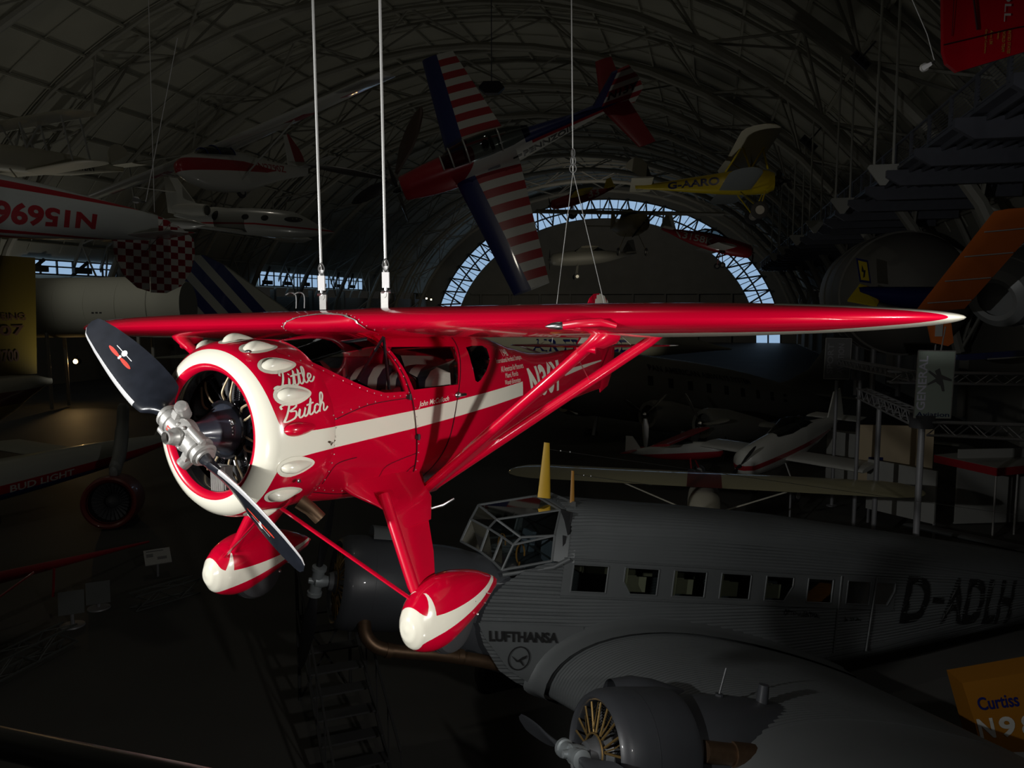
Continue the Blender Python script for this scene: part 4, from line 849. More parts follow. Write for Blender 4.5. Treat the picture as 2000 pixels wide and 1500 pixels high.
# refine spanwise for the chordwise corrugations
RR = []; NS = 5
for i in range(len(R) - 1):
    span = wy[i + 1] - wy[i]; m = max(2, int(span / .0145)) if wy[i] < 4.2 else max(2, int(span / .5))
    for j in range(m):
        t = j / m; y = wy[i] + span * t; h = .010 * sin(2 * pi * y / .058) if wy[i] < 4.2 else 0
        RR.append([a.lerp(b, t) + Vector((0, 0, h)) for a, b in zip(R[i], R[i + 1])])
g.loft(RR); g.build('wing', skin, J, 70)
g = G(); rg = []
for y, o_, zz in ((.80, .10, .12), (.86, .07, .07), (.98, .05, .04), (1.18, .03, .012)):
    t = y - .8; le = .62 + o_ * 2.2; te = -5.2 - o_ * 1.2; ch = le - te; z = -1.62 + .045 * t
    rg.append([Vector((le - q * ch, y, z + h * ch * (1 + zz * 1.2))) for q, h in airfoil(26, .78, .17, 1.1)])
g.loft(rg, (0, 0)); g.build('root_fillet', smoothg, J, 70)
g = G(); g.loft([[Vector((x, y, z)) for x, z in ((-5.28, -1.72), (-5.33, -1.67), (-5.6, -1.76), (-5.66, -1.82), (-5.4, -1.82))] for y in (1.0, 14)]); g.build('flap', smoothg, J, 30)
g = G()   # port nacelle behind the cowl
nc = Vector((0, 3.69, 0)); g.loft([[Vector((x, 3.69 + r * cos(a), z + r * sin(a) * .96)) for a in [2 * pi * i / 40 for i in range(40)]] for x, r, z in ((.36, .56, -1.26), (0, .62, -1.27), (-.5, .62, -1.28), (-1.2, .56, -1.3), (-2.0, .44, -1.33), (-2.8, .27, -1.33), (-3.5, .08, -1.3))]); g.build('nacelle', dkg, J, 60)
g = G(); g.loft([[Vector((x, 3.2 + w * cos(a), zb + h * sin(a))) for a in [pi * i / 14 for i in range(15)]] for x, w, h, zb in ((.88, .17, .20, -.84), (.6, .19, .22, -.82), (.3, .17, .18, -.82), (.0, .10, .08, -.80), (-.15, .03, .02, -.78))], (0, 0), False); g.build('intake_scoop', dkg, J, 60)
g = G(); g.tube([(-.95, 3.69, -.74), (-.95, 3.69, -.53)], [.075, .062], 14); g.build('filler_stack', dkg, J); g = G(); g.tube([(-.36, 3.62, -.70), (-.36, 3.62, -.66)], .05, 10); g.tube([(-.36, 3.62, -.66), (-.43, 3.60, -.36)], .013, 6); g.build('vent_rod', dkg, J)
g = G(); g.tube([(.25, 4.22, -1.05), (-.55, 4.28, -1.12)], .12, 14); g.tube([(-.1, 4.25, -1.08), (-.5, 4.28, -1.12)], .14, 14); g.build('exhaust_pipe', C_['bronze'], J)
g = G(); g.tube([(-1.9, 1.1, -1.14), (-1.9, 1.1, -1.02)], .02); g.box((-1.9, 1.1, -1.05), (.10, .02, .08)); g.build('lifting_eye', C_['alu'], J)
# tail and undercarriage
g = G(); wing(g, [(y, -12.2 - .25 * abs(y) / 4, -14.2, .75, 1) for y in (-4.4, 0, 4.4)], airfoil(8, .5, .08)); g.build('tailplane', skin, J, 50)
g = G(); wing(g, [(z, -12.4 - (z - .6) * .5, -14.4, 0, 1) for z in (.6, 2.4)], airfoil(8, .5, .08), True); g.build('tail_fin', skin, J, 50)
for s in (1, -1):
    g = G(); g.tube([(-.2, 1.9 * s, -1.4), (-.1, 2.05 * s, -2.3)], .09); g.lathe([(-.14, .3), (-.16, .42), (-.1, .52), (.1, .52), (.16, .42), (.14, .3)], (-.1, 2.05 * s, -2.42), (0, 1, 0), 28, (1, 1)); g.build('main_wheel', C_['tyre'], J)
# ================================================================ suspension gear
wirem = mat('wire_rope', (.62, .62, .60), .4, .5); whitem = C_['white']
def rope(name, label, a, b, r, group=None, ends=1):
    a, b = Vector(a), Vector(b); T = thing(name, label, 'cable', Matrix.Translation(a), group); g = G(); d = b - a; u = d.normalized()
    k = .16 if ends else 0; g.tube([u * k, d], r, 8); g.build('wire_rope', wirem, T)
    if ends:
        g = G(); g.box(u * .075 + Vector((0, 0, 0)), (.045, .03, .10)); g.box(u * .14, (.03, .02, .05)); g.build('clevis', whitem, T, 0)
        g = G(); g.tube([(-.03, 0, .0), (.03, 0, .0)], .012); g.tube([(0, 0, -.01), u * .06], .012); g.tube(spline([(0, 0, .12), (.02, 0, .17), (.0, 0, .21), (-.02, 0, .17), (0, 0, .12)]), .005, 6); g.build('shackle', C_['steel'], T)
    return T
rope('suspension_cable', 'right-hand of the two thick steel cables lifting the red wing', *PL['c1'], .0095, 'cables lifting the red wing'); rope('suspension_cable', 'left-hand of the two thick steel cables lifting the red wing', *PL['c2'], .0095, 'cables lifting the red wing')
T = rope('suspension_cable', 'thin cable with shackle splitting into two above the red tail', *PL['c3'], .007, None, 0); b0 = Vector(PL['c3'][0])
for k in ('c3a', 'c3b'): g = G(); g.tube([(0, 0, 0), Vector(PL[k][1]) - b0], .0042, 6); g.build('bridle_leg', wirem, T)
g = G()
for z, w in ((.03, .035), (.11, .028), (.19, .018)): g.tube([Vector((w * cos(a), 0, z + .045 * sin(a))) for a in [2 * pi * i / 14 for i in range(15)]], .008, 6)
g.build('shackle', C_['steel'], T)
rope('suspension_cable', 'thin cable above the checkered tail of the inverted aeroplane', *PL['c4'], .008, None, 0)
for k, lb in (('pulleyR', 'small steel pulley hanging beside the red wing at top right'), ('pulleyL', 'small steel pulley above the inverted white fuselage')):
    T = thing('pulley', lb, 'pulley', Matrix.Translation(PL[k]) @ Matrix.Rotation(-.5 if k[-1] == 'R' else .2, 4, 'Y')); s = 1.0
    g = G(); g.lathe([(-.02, .04), (-.018, .052), (0, .04), (.018, .052), (.02, .04)], (-.05, 0, 0), (0, 1, 0), 24, (1, 1)); g.build('sheave', C_['alu'], T)
    g = G(); g.loft([[(x, y, z) for x, z in ((-.09, .035), (-.09, -.035), (.04, -.02), (.04, .02))] for y in (-.03, -.022)]); g.loft([[(x, y, z) for x, z in ((-.09, .035), (-.09, -.035), (.04, -.02), (.04, .02))] for y in (.03, .022)]); g.tube([(.03, 0, 0), (.10, 0, .01)], .015, 8); g.build('side_plate', C_['steel'], T, 0)
    g = G(); g.tube([(.1, 0, .01), (.16, 0, .35 if k[-1] == 'R' else -.01), (.2, 0, 1.6)] if k[-1] == 'R' else [(.1, 0, .01), (.2, 0, 2.5)], .006, 6); g.build('wire_rope', wirem, T)
# ================================================================ other aeroplanes
def fus(root, T, m, n=28, name='fuselage', k=3, ang=50):
    g = G(); g.loft(body_rings(smooth_tab(T, k), n)); return g.build(name, m, root, ang)
def surf(root, name, sts, m, th=.12, up=.6, vert=False, n=9, lab=None):
    g = G(); wing(g, sts, airfoil(n, up, th), vert); return tag(g.build(name, m, root, 50), lab)
def plate(root, name, poly, m, t=.04):
    g = G(); g.prism(poly, -t / 2, t / 2, Mxz); return g.build(name, m, root, 20)
def wheel(root, p, r, w, name='wheel', m=None):
    g = G(); g.lathe([(-w * .8, r * .5), (-w, r * .8), (-w * .6, r), (w * .6, r), (w, r * .8), (w * .8, r * .5)], p, (0, 1, 0), 22, (1, 1)); o = g.build(name, m or C_['tyre'], root)
    g = G(); g.lathe([(-w - .01, 0), (-w - .01, r * .5), (w + .01, r * .5), (w + .01, 0)], p, (0, 1, 0), 16); g.build('wheel_hub', C_['alu'], o); return o
def struts(root, name, L, r, m, flat=.5):
    for a, b in L: g = G(); g.tube([a, b], r, 8, flat=flat, up=(1, 0, 0)); g.build(name, m, root)
def airscrew(root, p, R, n, m, a0=0, c=.13):
    p = Vector(p); g = G(); g.lathe([(-.1, c * .6), (.05, c * .55), (.16, .02)], p, (1, 0, 0), 16, (1, 1)); h = g.build('airscrew_hub', m, root)
    for i in range(n):
        a = radians(a0) + 2 * pi * i / n; d = Vector((0, sin(a), cos(a))); Ld = d.cross(Vector((1, 0, 0))); RR = []
        for f, cc, be in ((.12, .6, 55), (.35, 1.1, 42), (.65, 1.0, 28), (.9, .65, 20), (1, .2, 18)):
            b = radians(be); cv = Ld * cos(b) + Vector((1, 0, 0)) * sin(b); nv = Vector((1, 0, 0)) * cos(b) - Ld * sin(b)
            RR.append([p + d * R * f + cv * c * cc * (.5 - q) * 1.4 + nv * hh * c * 2 for q, hh in airfoil(5, .6, .12)])
        g = G(); g.loft(RR); g.build('airscrew_blade', m, h)
    return h
def bvof(o): return BVHTree.FromPolygons([v.co for v in o.data.vertices], [tuple(p.vertices) for p in o.data.polygons])
wht = mat('aged_white_dope', (.42, .42, .39), .45, 0, .2); redp = mat('crimson_dope', (.30, .012, .02), .4, 0, .3); bluep = mat('navy_enamel', (.006, .012, .10), .35, 0, .4); crm = mat('cream_dope', (.58, .55, .44), .5)
yel = mat('yellow_dope', (.55, .42, .01), .4, 0, .3); darkg = glassmat('dim_canopy', (.35, .38, .38), .3); bk = blk; grn = mat('dull_green', (.03, .08, .05), .5); orgm = mat('orange_dope', (.55, .13, .02), .5); silver = mat('polished_alclad', (.22, .22, .20), .42, .6)
WR, WW, WB = (.30, .012, .02), (.50, .50, .46), (.006, .012, .10)
# --- striped aerobatic monoplane
P = thing('striped_aerobatic_monoplane', 'red white and blue low-wing aerobatic aeroplane with striped wings, banked above the others', 'aeroplane', PL['CHIP'])
lev = maskmat('starry_fuselage', WW, [(WR, lambda x, y, z: (x - .35 + z * .9).gt(.0).max((x * -1 - 1.9).gt(0) * z.gt(.27))), (WB, lambda x, y, z: (x * -1 - 1.7).gt(0) * z.gt(.36))], .3, 0, .6)
fo = fus(P, [(2.35, .33, .30, -.42, 2.2), (2.3, .36, .33, -.46, 2.2), (1.6, .42, .42, -.58, 2.4), (.9, .45, .47, -.62, 2.6), (0, .45, .50, -.60, 2.6), (-1.2, .40, .52, -.52, 2.4), (-2.2, .30, .50, -.34, 2.3), (-3.4, .18, .46, -.08, 2.2), (-4.6, .07, .42, .12, 2.1), (-5.2, .02, .38, .22, 2)], lev); fbv = bvof(fo)
wst = maskmat('striped_wing', WW, [(WR, lambda x, y, z: ((y.abs() - .5) / .62).mod(1.).lt(.5)), (WB, lambda x, y, z: (x - .12 + y.abs() * .07).gt(0))], .35, 0, .5)
surf(P, 'wing', [(y, .75 - abs(y) * .09, -1.45 + abs(y) * .14, -.22 + .0 * abs(y), 1) for y in (-4.8, -4.7, -2, -.3, .3, 2, 4.7, 4.8)], wst, .13)
tst = maskmat('striped_tail', WW, [(WR, lambda x, y, z: ((z - .35) / .42).mod(1.).lt(.5)), (WB, lambda x, y, z: (x + 4.25 + (z - .4) * .42).gt(0))], .35, 0, .5)
fin = plate(P, 'fin_and_rudder', [(-3.0, .46), (-4.0, .55), (-4.62, 1.65), (-5.15, 1.70), (-5.45, 1.15), (-5.62, .62), (-5.35, .10), (-4.9, .15)], tst, .07)
for s in (1, -1): text_on('registration', 'N13Y', ((-4.45, .62), (-5.4, .68), (-5.42, 1.0), (-4.5, .94)), bvof(fin), 'Y', s, bk, fin, .03, .5, .01) if s == 1 else None
surf(P, 'tailplane', [(y, -4.25 - abs(y) * .28, -5.15 - abs(y) * .08, .30, 1) for y in (-1.8, -1.7, 0, 1.7, 1.8)], redp, .09)
g = G(); g.loft([[Vector((x, w * cos(a), z0 + h * sin(a))) for a in [pi * i / 14 for i in range(15)]] for x, w, h, z0 in ((.95, .25, .05, .45), (.6, .33, .35, .45), (.1, .36, .52, .45), (-.6, .35, .54, .46), (-1.3, .30, .45, .47), (-1.9, .16, .2, .5))], (0, 0), False); can = g.build('canopy', darkg, P, 60)
g = G()
for x, w, h in ((.62, .335, .36), (.12, .37, .53), (-.95, .345, .52), (.93, .27, .08)): g.tube([Vector((x, w * cos(a), .45 + h * sin(a))) for a in [pi * i / 14 for i in range(15)]], .025, 6)
g.build('canopy_frame', wht, can); g = G(); g.ball((-.5, 0, .6), (.12, .12, .16)); g.box((-.7, 0, .4), (.1, .4, .5)); g.build('pilot_seat', dark, P)
airscrew(P, (2.5, 0, -.05), 1.25, 2, C_['blackgloss'], 90, .14)
text_on('sponsor_lettering', 'PENNZOIL', ((-1.55, -.12), (-3.3, .08), (-3.3, .30), (-1.55, .12)), fbv, 'Y', 1, bk, P, .03, .5, .012)
text_on('sponsor_lettering', 'LOMCOVAK', ((.55, -.30), (-.4, -.30), (-.4, -.22), (.55, -.22)), fbv, 'Y', 1, bluep, P, 0, .5, .012) if 0 else None
for k, (a, b, c, d, mm) in enumerate(((.75, .15, -.30, -.16, redp), (.05, -.25, -.10, -.02, bluep), (-.35, -.75, -.20, .06, bluep), (-1.2, -1.5, -.02, .06, bk))):
    decal('sponsor_patch', [[(a, c), (b, c), (b, d), (a, d)]] if k in (0, 3) else [[(a, c + i * .045), (b, c + i * .045), (b, c + i * .045 + .02), (a, c + i * .045 + .02)] for i in range(int((d - c) / .045))], fbv, 'Y', 1, mm, P, .2, .012)
# --- glider
P = thing('strutted_glider', 'white and red strutted glider N2790Z hanging nose-left under the vault', 'glider', PL['GLID'])
gl = maskmat('glider_livery', WW, [(WR, lambda x, y, z: (z + .12).gt(0) * (z - .34 + (3.2 - x).max(0) * .03).lt(0) * ((x + 1.8) * .13 + .02 - (z + .12 - .1).abs()).gt(0))], .35, 0, .5)
fo = fus(P, [(3.35, .03, .02, -.05, 2), (3.25, .17, .22, -.22, 2), (2.9, .27, .42, -.45, 2.1), (2.2, .33, .55, -.68, 2.3), (1.2, .35, .58, -.80, 2.5), (.2, .33, .72, -.80, 2.5), (-.8, .27, .55, -.62, 2.4), (-2.2, .16, .38, -.36, 2.2), (-4.2, .04, .26, -.12, 2)], gl); fbv = bvof(fo)
g = G(); g.loft([[Vector((x, w * cos(a), z0 + h * sin(a))) for a in [pi * i / 12 for i in range(13)]] for x, w, h, z0 in ((2.3, .20, .03, .5), (1.9, .30, .28, .45), (1.3, .33, .40, .45), (.5, .33, .40, .45))], (0, 0), False); cn = g.build('canopy', darkg, P, 60)
g = G()
for x, w, h in ((1.9, .31, .29), (1.3, .34, .41), (.5, .34, .41)): g.tube([Vector((x, w * cos(a), .45 + h * sin(a))) for a in [pi * i / 12 for i in range(13)]], .022, 6)
g.build('canopy_frame', bluep, cn)
gw = maskmat('glider_wing', WW, [(WR, lambda x, y, z: ((y.abs() - 3.45 + x * .5).abs().lt(.45).max((y.abs() - 5.75 + x * .5).abs().lt(.35))) * x.gt(-.25) * x.lt(.6))], .4)
surf(P, 'wing', [(y, 1.3 - .02 * abs(y), -.25 + .05 * abs(y), .82 + .02 * abs(y), 1) for y in (-7.1, -7.0, -3, 0, 3, 7.0, 7.1)], gw, .13)
for s in (1, -1): struts(P, 'wing_strut', [((.55, .33 * s, -.42), (.45, 3.1 * s, .82))], .045, wht)
fin = plate(P, 'fin_and_rudder', [(-3.1, .30), (-3.45, 1.55), (-3.75, 1.6), (-4.2, 1.0), (-4.45, .3), (-4.3, -.05), (-3.8, .1)], maskmat('glider_fin', WW, [(WR, lambda x, y, z: (x + 3.62).lt(0) * (z - .45).gt(0) * (x + 4.3).gt(0))], .4), .06)
surf(P, 'tailplane', [(y, -3.6 - abs(y) * .12, -4.45, .22, 1) for y in (-1.5, -1.4, 0, 1.4, 1.5)], wht, .09)
text_on('registration', 'N2790Z', ((-.75, -.02), (-2.6, -.06), (-2.6, .20), (-.75, .24)), fbv, 'Y', 1, redp, P, .01, .5, .012); wheel(P, (.4, 0, -.80), .22, .06)
# --- inverted white aeroplane with checkered tail
P = thing('inverted_aerobatic_aeroplane', 'white aerobatic aeroplane hanging upside down with red checkered tail at far left', 'aeroplane', PL['INV'])
il = maskmat('inverted_livery', (.42, .45, .43), [(WR, lambda x, y, z: ((z + .38 - (x * -1) * .048).abs().lt((x + 3.6) * .018)).max((z - .40 + (x * -1) * .02).abs().lt((x + 2.6).max(0) * .010)).max(z.gt(.455)))], .35, 0, .5)
fo = fus(P, [(3, .42, .52, -.62, 2.6), (.5, .42, .50, -.60, 2.8), (-.6, .36, .46, -.52, 2.8), (-1.6, .24, .38, -.38, 2.8), (-2.3, .14, .33, -.28, 2.8), (-2.8, .05, .28, -.20, 2.8)], il, 40); fbv = bvof(fo)
text_on('registration', 'N15696', ((-1.60, -.06), (.08, -.10), (.08, .30), (-1.56, .22)), fbv, 'Y', -1, redp, P, .04, .5, .012)
ck_ = maskmat('red_white_checks', (.70, .71, .67), [(WR, lambda x, y, z: (((x / .29).mod(1.) - .5) * ((z / .25).mod(1.) - .5)).gt(0))], .4, 0, .4)
g = G(); g.prism([(-1.95, .33), (-2.62, .31), (-2.62, 1.28), (-2.4, 1.22), (-2.15, 1.0), (-2.0, .7)], -.03, .03, Mxz); g.build('tail_fin', ck_, P, 20)
g = G(); g.prism([(-2.66, .28), (-2.66, -.2), (-2.9, -.16), (-3.3, .02), (-3.52, .2), (-3.54, .5), (-3.45, .85), (-3.25, 1.15), (-2.95, 1.30), (-2.66, 1.30)], -.03, .03, Mxz); g.build('rudder', ck_, P, 20)
ch2 = maskmat('checkered_elevator', (.6, .61, .58), [(WR, lambda x, y, z: (((x / .24).mod(1.) - .5) * ((y / .24).mod(1.) - .5)).gt(0) * x.lt(-2.66))], .4, 0, .4)
surf(P, 'tailplane', [(y, -2.15 - abs(y) * .12, -3.0 + abs(y) * .12, .24, 1) for y in (-1.5, -1.42, -.8, 0, .8, 1.42, 1.5)], ch2, .07)
struts(P, 'tail_wire', [((-2.7, -.8, 0), (-2.5, 0, .6)), ((-2.7, -.8, 0), (-2.6, 0, -.25))], .008, C_['steel'])
surf(P, 'wing', [(y, 2.6, 1.2, -.3, 1) for y in (-4, 0, 4)], il, .12)
# --- business jet
P = thing('business_jet', 'small white business jet with red stripe and oval windows hanging nose-right', 'jet', PL['JET'])
jl = maskmat('jet_livery', (.40, .41, .40), [(WR, lambda x, y, z: (z + .12 - (x - 1).abs() * -.03).abs().lt(.05))], .3, 0, .6)
fo = fus(P, [(6.1, .02, -.30, -.36, 2), (5.2, .28, -.02, -.55, 2), (4.2, .5, .40, -.72, 2.1), (3.2, .68, .75, -.82, 2.1), (1, .75, .85, -.82, 2.1), (-1.5, .72, .78, -.72, 2.1), (-3.5, .55, .55, -.4, 2), (-5.6, .2, .3, .05, 2)], jl, 32)
for i, (x, w, h) in enumerate(((3.6, .55, .16), (1.7, .26, .17), (.3, .26, .17), (-2.0, .24, .30))):
    decal('cabin_window', [[(x + w * cos(a), .25 + h * sin(a)) for a in [2 * pi * j / 20 for j in range(20)]]], bvof(fo), 'Y', -1, dark, P, .2, .012)
surf(P, 'wing', [(y, .4 - .25 * abs(y), -2.2 + .05 * abs(y), -.65, 1) for y in (-5, -4.9, -.6, .6, 4.9, 5)], jl, .10)
for s in (1, -1):
    fus(P, [(1.2, .02, -.58, -.62, 2), (.4, .25, -.36, -.86, 2), (-1.2, .27, -.34, -.88, 2), (-2.8, .03, -.6, -.64, 2)], jl, 16, 'tip_tank').location = (0, 5.1 * s, 0)
    g = G(); g.lathe([(1.3, .30), (1.25, .36), (.2, .40), (-.9, .30), (-1.2, .22)], (-3.6, 1.0 * s, .5), (1, 0, 0), 24); g.lathe([(1.1, 0), (1.1, .32)], (-3.6, 1.0 * s, .5), (1, 0, 0), 20); g.build('jet_engine', wht, P)
plate(P, 'tail_fin', [(-3.6, .5), (-5.6, 2.5), (-6.6, 2.55), (-6.2, .3), (-5.2, .2)], wht, .12); surf(P, 'tailplane', [(y, -5.5 - abs(y) * .5, -6.5 - abs(y) * .2, 1.6, 1) for y in (-2.1, 0, 2.1)], wht, .08)
# --- cream biplane at far left
P = thing('cream_biplane', 'cream biplane with white wing struts hanging at the far upper left', 'aeroplane', PL['BIP'])
fo = fus(P, [(3.6, .4, .35, -.55, 2), (3.0, .5, .45, -.65, 2.2), (1, .45, .50, -.62, 2.6), (-.6, .36, .42, -.5, 2.5), (-2.0, .2, .28, -.25, 2.3), (-3.3, .04, .2, -.05, 2)], crm)
text_on('lettering', 'NORTH PENN', ((.1, -.32), (-1.6, -.22), (-1.6, .02), (.1, -.06)), bvof(fo), 'Y', 1, bk, P, .02, .5, .012)
def rt(y, W, a, b): k = max(0, (abs(y) - W + .9) / .9); k = 1 - sqrt(max(0, 1 - k * k)); return a + (b - a) * .5 * k, b - (b - a) * .5 * k
def rw(P, name, W, a, b, z, m, dih=0.): surf(P, name, [(s * y, *rt(y, W, a, b), z + dih * y, 1) for s, ys_ in ((-1, (W, W - .03, W - .15, W - .4, W - .8, 2, 1)), (1, (0, 1, 2, W - .8, W - .4, W - .15, W - .03, W))) for y in ys_], m, .1)
rw(P, 'upper_wing', 4.7, 2.3, .8, 1.45, crm, .0); rw(P, 'lower_wing', 4.5, 1.7, .3, -.55, crm, .03)
for s in (1, -1): struts(P, 'wing_strut', [((1.9, 3.4 * s, 1.45), (1.4, 3.2 * s, -.45)), ((1.1, 3.4 * s, 1.45), (.6, 3.2 * s, -.45)), ((2.0, .7 * s, 1.45), (1.6, .4 * s, .4)), ((1.1, .7 * s, 1.45), (1.6, .4 * s, .4)), ((1.1, .7 * s, 1.45), (.7, .4 * s, .4))], .05, wht)
plate(P, 'fin_and_rudder', [(-2.6, .25)] + [(-3.1 + .58 * cos(a), .62 + .62 * sin(a)) for a in [pi * (.9 - i / 10) for i in range(13)]] + [(-3.3, .0)], crm, .05); surf(P, 'tailplane', [(y, -2.6, -3.5, .18, 1) for y in (-1.6, 0, 1.6)], crm, .08)
for s in (1, -1): wheel(P, (2.2, .9 * s, -1.35), .3, .07); struts(P, 'gear_leg', [((2.2, .9 * s, -1.3), (2.4, .4 * s, -.55))], .04, crm)
airscrew(P, (3.7, 0, -.1), 1.2, 2, C_['steel'], 70)
# --- yellow and cream biplane
P = thing('yellow_biplane', 'yellow biplane G-AARO with cream wings and yellow struts hanging nose-right', 'aeroplane', PL['YEL'])
fo = fus(P, [(1.3, .3, .30, -.42, 2.4), (1.0, .38, .42, -.55, 2.6), (0, .40, .45, -.55, 3), (-1.4, .30, .30, -.45, 3), (-3, .16, .12, -.28, 3), (-4.4, .03, -.02, -.16, 3)], yel)
text_on('registration', 'G-AARO', ((-3.05, -.25), (-.95, -.18), (-.95, .16), (-3.05, .02)), bvof(fo), 'Y', -1, bluep, P, .03, .5, .012); rw(P, 'upper_wing', 4.0, .95, -.55, 1.05, crm, .04)
lw = mat('lower_wing_grey', (.22, .24, .25), .5); rw(P, 'lower_wing', 3.6, .35, -.95, -.40, lw, .04)
for s in (1, -1): struts(P, 'wing_strut', [((.7, 1.4 * s, 1.1), (.3, .35 * s, .4)), ((-.2, 1.4 * s, 1.1), (.3, .35 * s, .4)), ((.6, 1.3 * s, 1.1), (1.0, .35 * s, .4)), ((-.2, 1.2 * s, 1.1), (-.7, .3 * s, .35))], .04, yel)
plate(P, 'fin_and_rudder', [(-3.6, .02)] + [(-4.35 + .55 * cos(a), .45 + .72 * sin(a)) for a in [pi * (.85 - i / 9) for i in range(13)]] + [(-4.4, -.2)], crm, .05); surf(P, 'tailplane', [(y, -3.7, -4.6, 0, 1) for y in (-1.4, 0, 1.4)], crm, .07)
g = G()
for k in range(7): a = 2 * pi * k / 7; d = Vector((0, sin(a), cos(a))); g.lathe([(.12, .08), (.4, .09), (.46, .05)], (1.5, 0, -.05), d, 10, (1, 1))
g.lathe([(-.2, .2), (.1, .18), (.25, .05)], (1.5, 0, -.05), (1, 0, 0), 14, (1, 1)); g.build('radial_engine', dark, P); airscrew(P, (1.85, 0, -.05), 1.0, 2, dark, 60)
for s in (1, -1): wheel(P, (.6, .75 * s, -1.35), .36, .06); struts(P, 'gear_leg', [((.6, .75 * s, -1.3), (.9, .35 * s, -.5)), ((.6, .75 * s, -1.3), (-.1, .35 * s, -.5))], .03, yel)
# --- small hanging aeroplanes far down the hall
def small(name, label, M, body, wingm, L, span, ch, zw, tailc=None, txt=None, finm=None, sc=1., wh=True, vis=1):
    P = thing(name, label, 'aeroplane', M); h = .085 * L
    fo = fus(P, [(L * .5, h * .3, h * .35, -h * .5, 2), (L * .47, h * .7, h * .75, -h * .9, 2.1), (L * .25, h * .8, h, -h * 1.1, 2.3), (0, h * .75, h * 1.1, -h * 1.0, 2.4), (-L * .2, h * .5, h * .8, -h * .7, 2.3), (-L * .5, h * .08, h * .4, h * .1, 2)], body, 22)
    surf(P, 'wing', [(y, L * .2, L * .2 - ch, zw, 1) for y in (-span / 2, -span / 2 + .1, 0, span / 2 - .1, span / 2)], wingm, .12)
    surf(P, 'tailplane', [(y, -L * .38, -L * .5, h * .4, 1) for y in (-span * .16, 0, span * .16)], wingm, .08)
    plate(P, 'fin_and_rudder', [(-L * .34, h * .4), (-L * .42, h * 2.1), (-L * .49, h * 2.2), (-L * .52, h * .2)], finm or body, .05)
    g = G(); g.loft([[Vector((x, w * cos(a), z0 + q * sin(a))) for a in [pi * i / 10 for i in range(11)]] for x, w, q, z0 in ((L * .22, h * .5, .02, h * .9), (L * .1, h * .6, h * .9, h * .8), (-L * .05, h * .5, h * .7, h * .8), (-L * .15, h * .3, .02, h * .8))], (0, 0), False); g.build('canopy', darkg, P, 60)
    airscrew(P, (L * .51, 0, -h * .1), L * .15, 2, dark, 40, .1)
    if wh:
        for s in (1, -1): wheel(P, (L * .2, h * 1.4 * s, -h * 2.6), .24, .06); struts(P, 'gear_leg', [((L * .2, h * 1.4 * s, -h * 2.5), (L * .18, h * .6 * s, -h * .8))], .035, body)
    if txt: text_on('registration', txt[0], txt[1], bvof(fo), 'Y', txt[2], txt[3], P, .02, .5, .012)
    return P
small('racing_monoplane', 'small red and yellow racer numbered 33 hanging in front of the window arch', PL['N33'], redp, yel, 4.2, 6, 1.2, .1, None, ('33', ((-.35, -.2), (-1.1, -.15), (-1.1, .3), (-.35, .3)), 1, wht), yel)
P = small('tan_cabin_monoplane', 'tan high-wing aeroplane with dark nose hanging before the window arch', PL['TAN'], mat('tan_dope', (.22, .18, .08), .5), mat('grey_tan_fabric', (.20, .19, .15), .6), 7.2, 11.5, 1.7, .75, None, None, None)
small('red_monoplane', 'red low-wing aeroplane with white fin and N3158K on its side below the window arch', PL['RED3'], redp, wht, 7.2, 8, 1.4, -.4, None, ('N3158K', ((-2.6, -.2), (.4, -.25), (.4, .25), (-2.6, .3)), -1, wht), wht)
small('floatplane', 'dim pale aeroplane hanging low before the back wall', PL['DIM'], mat('dim_grey_dope', (.14, .14, .13), .5), bpy.data.materials['grey_tan_fabric'], 6.5, 9, 1.3, .5)
# --- red wing corner with gold lettering, top right
def slab(name, pts, t, m, P, off=Vector((0, 1, 0))):
    g = G(); g.loft([[Vector(p) + off * h for p in pts] for h in (0, t)]); return g.build(name, m, P, 20)
o0 = Vector(PL['redB']); P = thing('red_biplane_wing', 'bright red upper wing with gold lettering hanging in the top right corner', 'aeroplane', Matrix.Translation(o0))
pts = [Vector((-.03, .1, 1.3)), Vector((0, 0, 0)), Vector((.06, -.02, -.22)), Vector((.25, -.04, -.37)), Vector((1.55, 0, .02)), Vector((2.6, 0, .35)), Vector((2.6, .1, 1.3))]
slab('wing', pts, .09, mat('bright_red_dope', (.42, .0, .01), .35, 0, .4), P)
g = G(); g.tube([(-.02, -.03, .10), (1.2, -.05, .38), (2.6, -.05, .62)], .012, 6); g.tube([(.12, -.03, 1.3), (.12, -.03, .25)], .006, 5); g.tube([(.45, -.06, .9), (.55, -.06, .35)], .02, 6); g.build('aileron_gap', seam, P)
gold = mat('gold_lettering', (.45, .28, .05), .5)
def vtext(s, x, z0, z1, w, m): text_flat('lettering', s, ((x, z1), (x, z0), (x + w, z0), (x + w, z1)), m, P, 0.).location = (0, 0, 0)
def vtext3(s, x, z0, z1, w, m):
    V, F = text2d(s, .01); g = G(); q = quadmap(V, ((x, z1), (x, z0), (x + w, z0), (x + w, z1))); g.add([(a, -.03, b) for a, b in q], F); g.build('lettering', m, P, 0, False)
vtext3('KNOLL', 1.03, .50, 1.55, .12, wht); vtext3('UNITED STATES', 1.12, -.05, .38, .055, gold); vtext3('WORLD TEAM', 1.02, -.02, .36, .055, gold); vtext3('1980', .93, .2, .34, .03, gold)
vtext3('Aero LEK', .80, .1, .35, .05, gold); vtext3('George Cochrane', .70, -.05, .37, .05, gold)
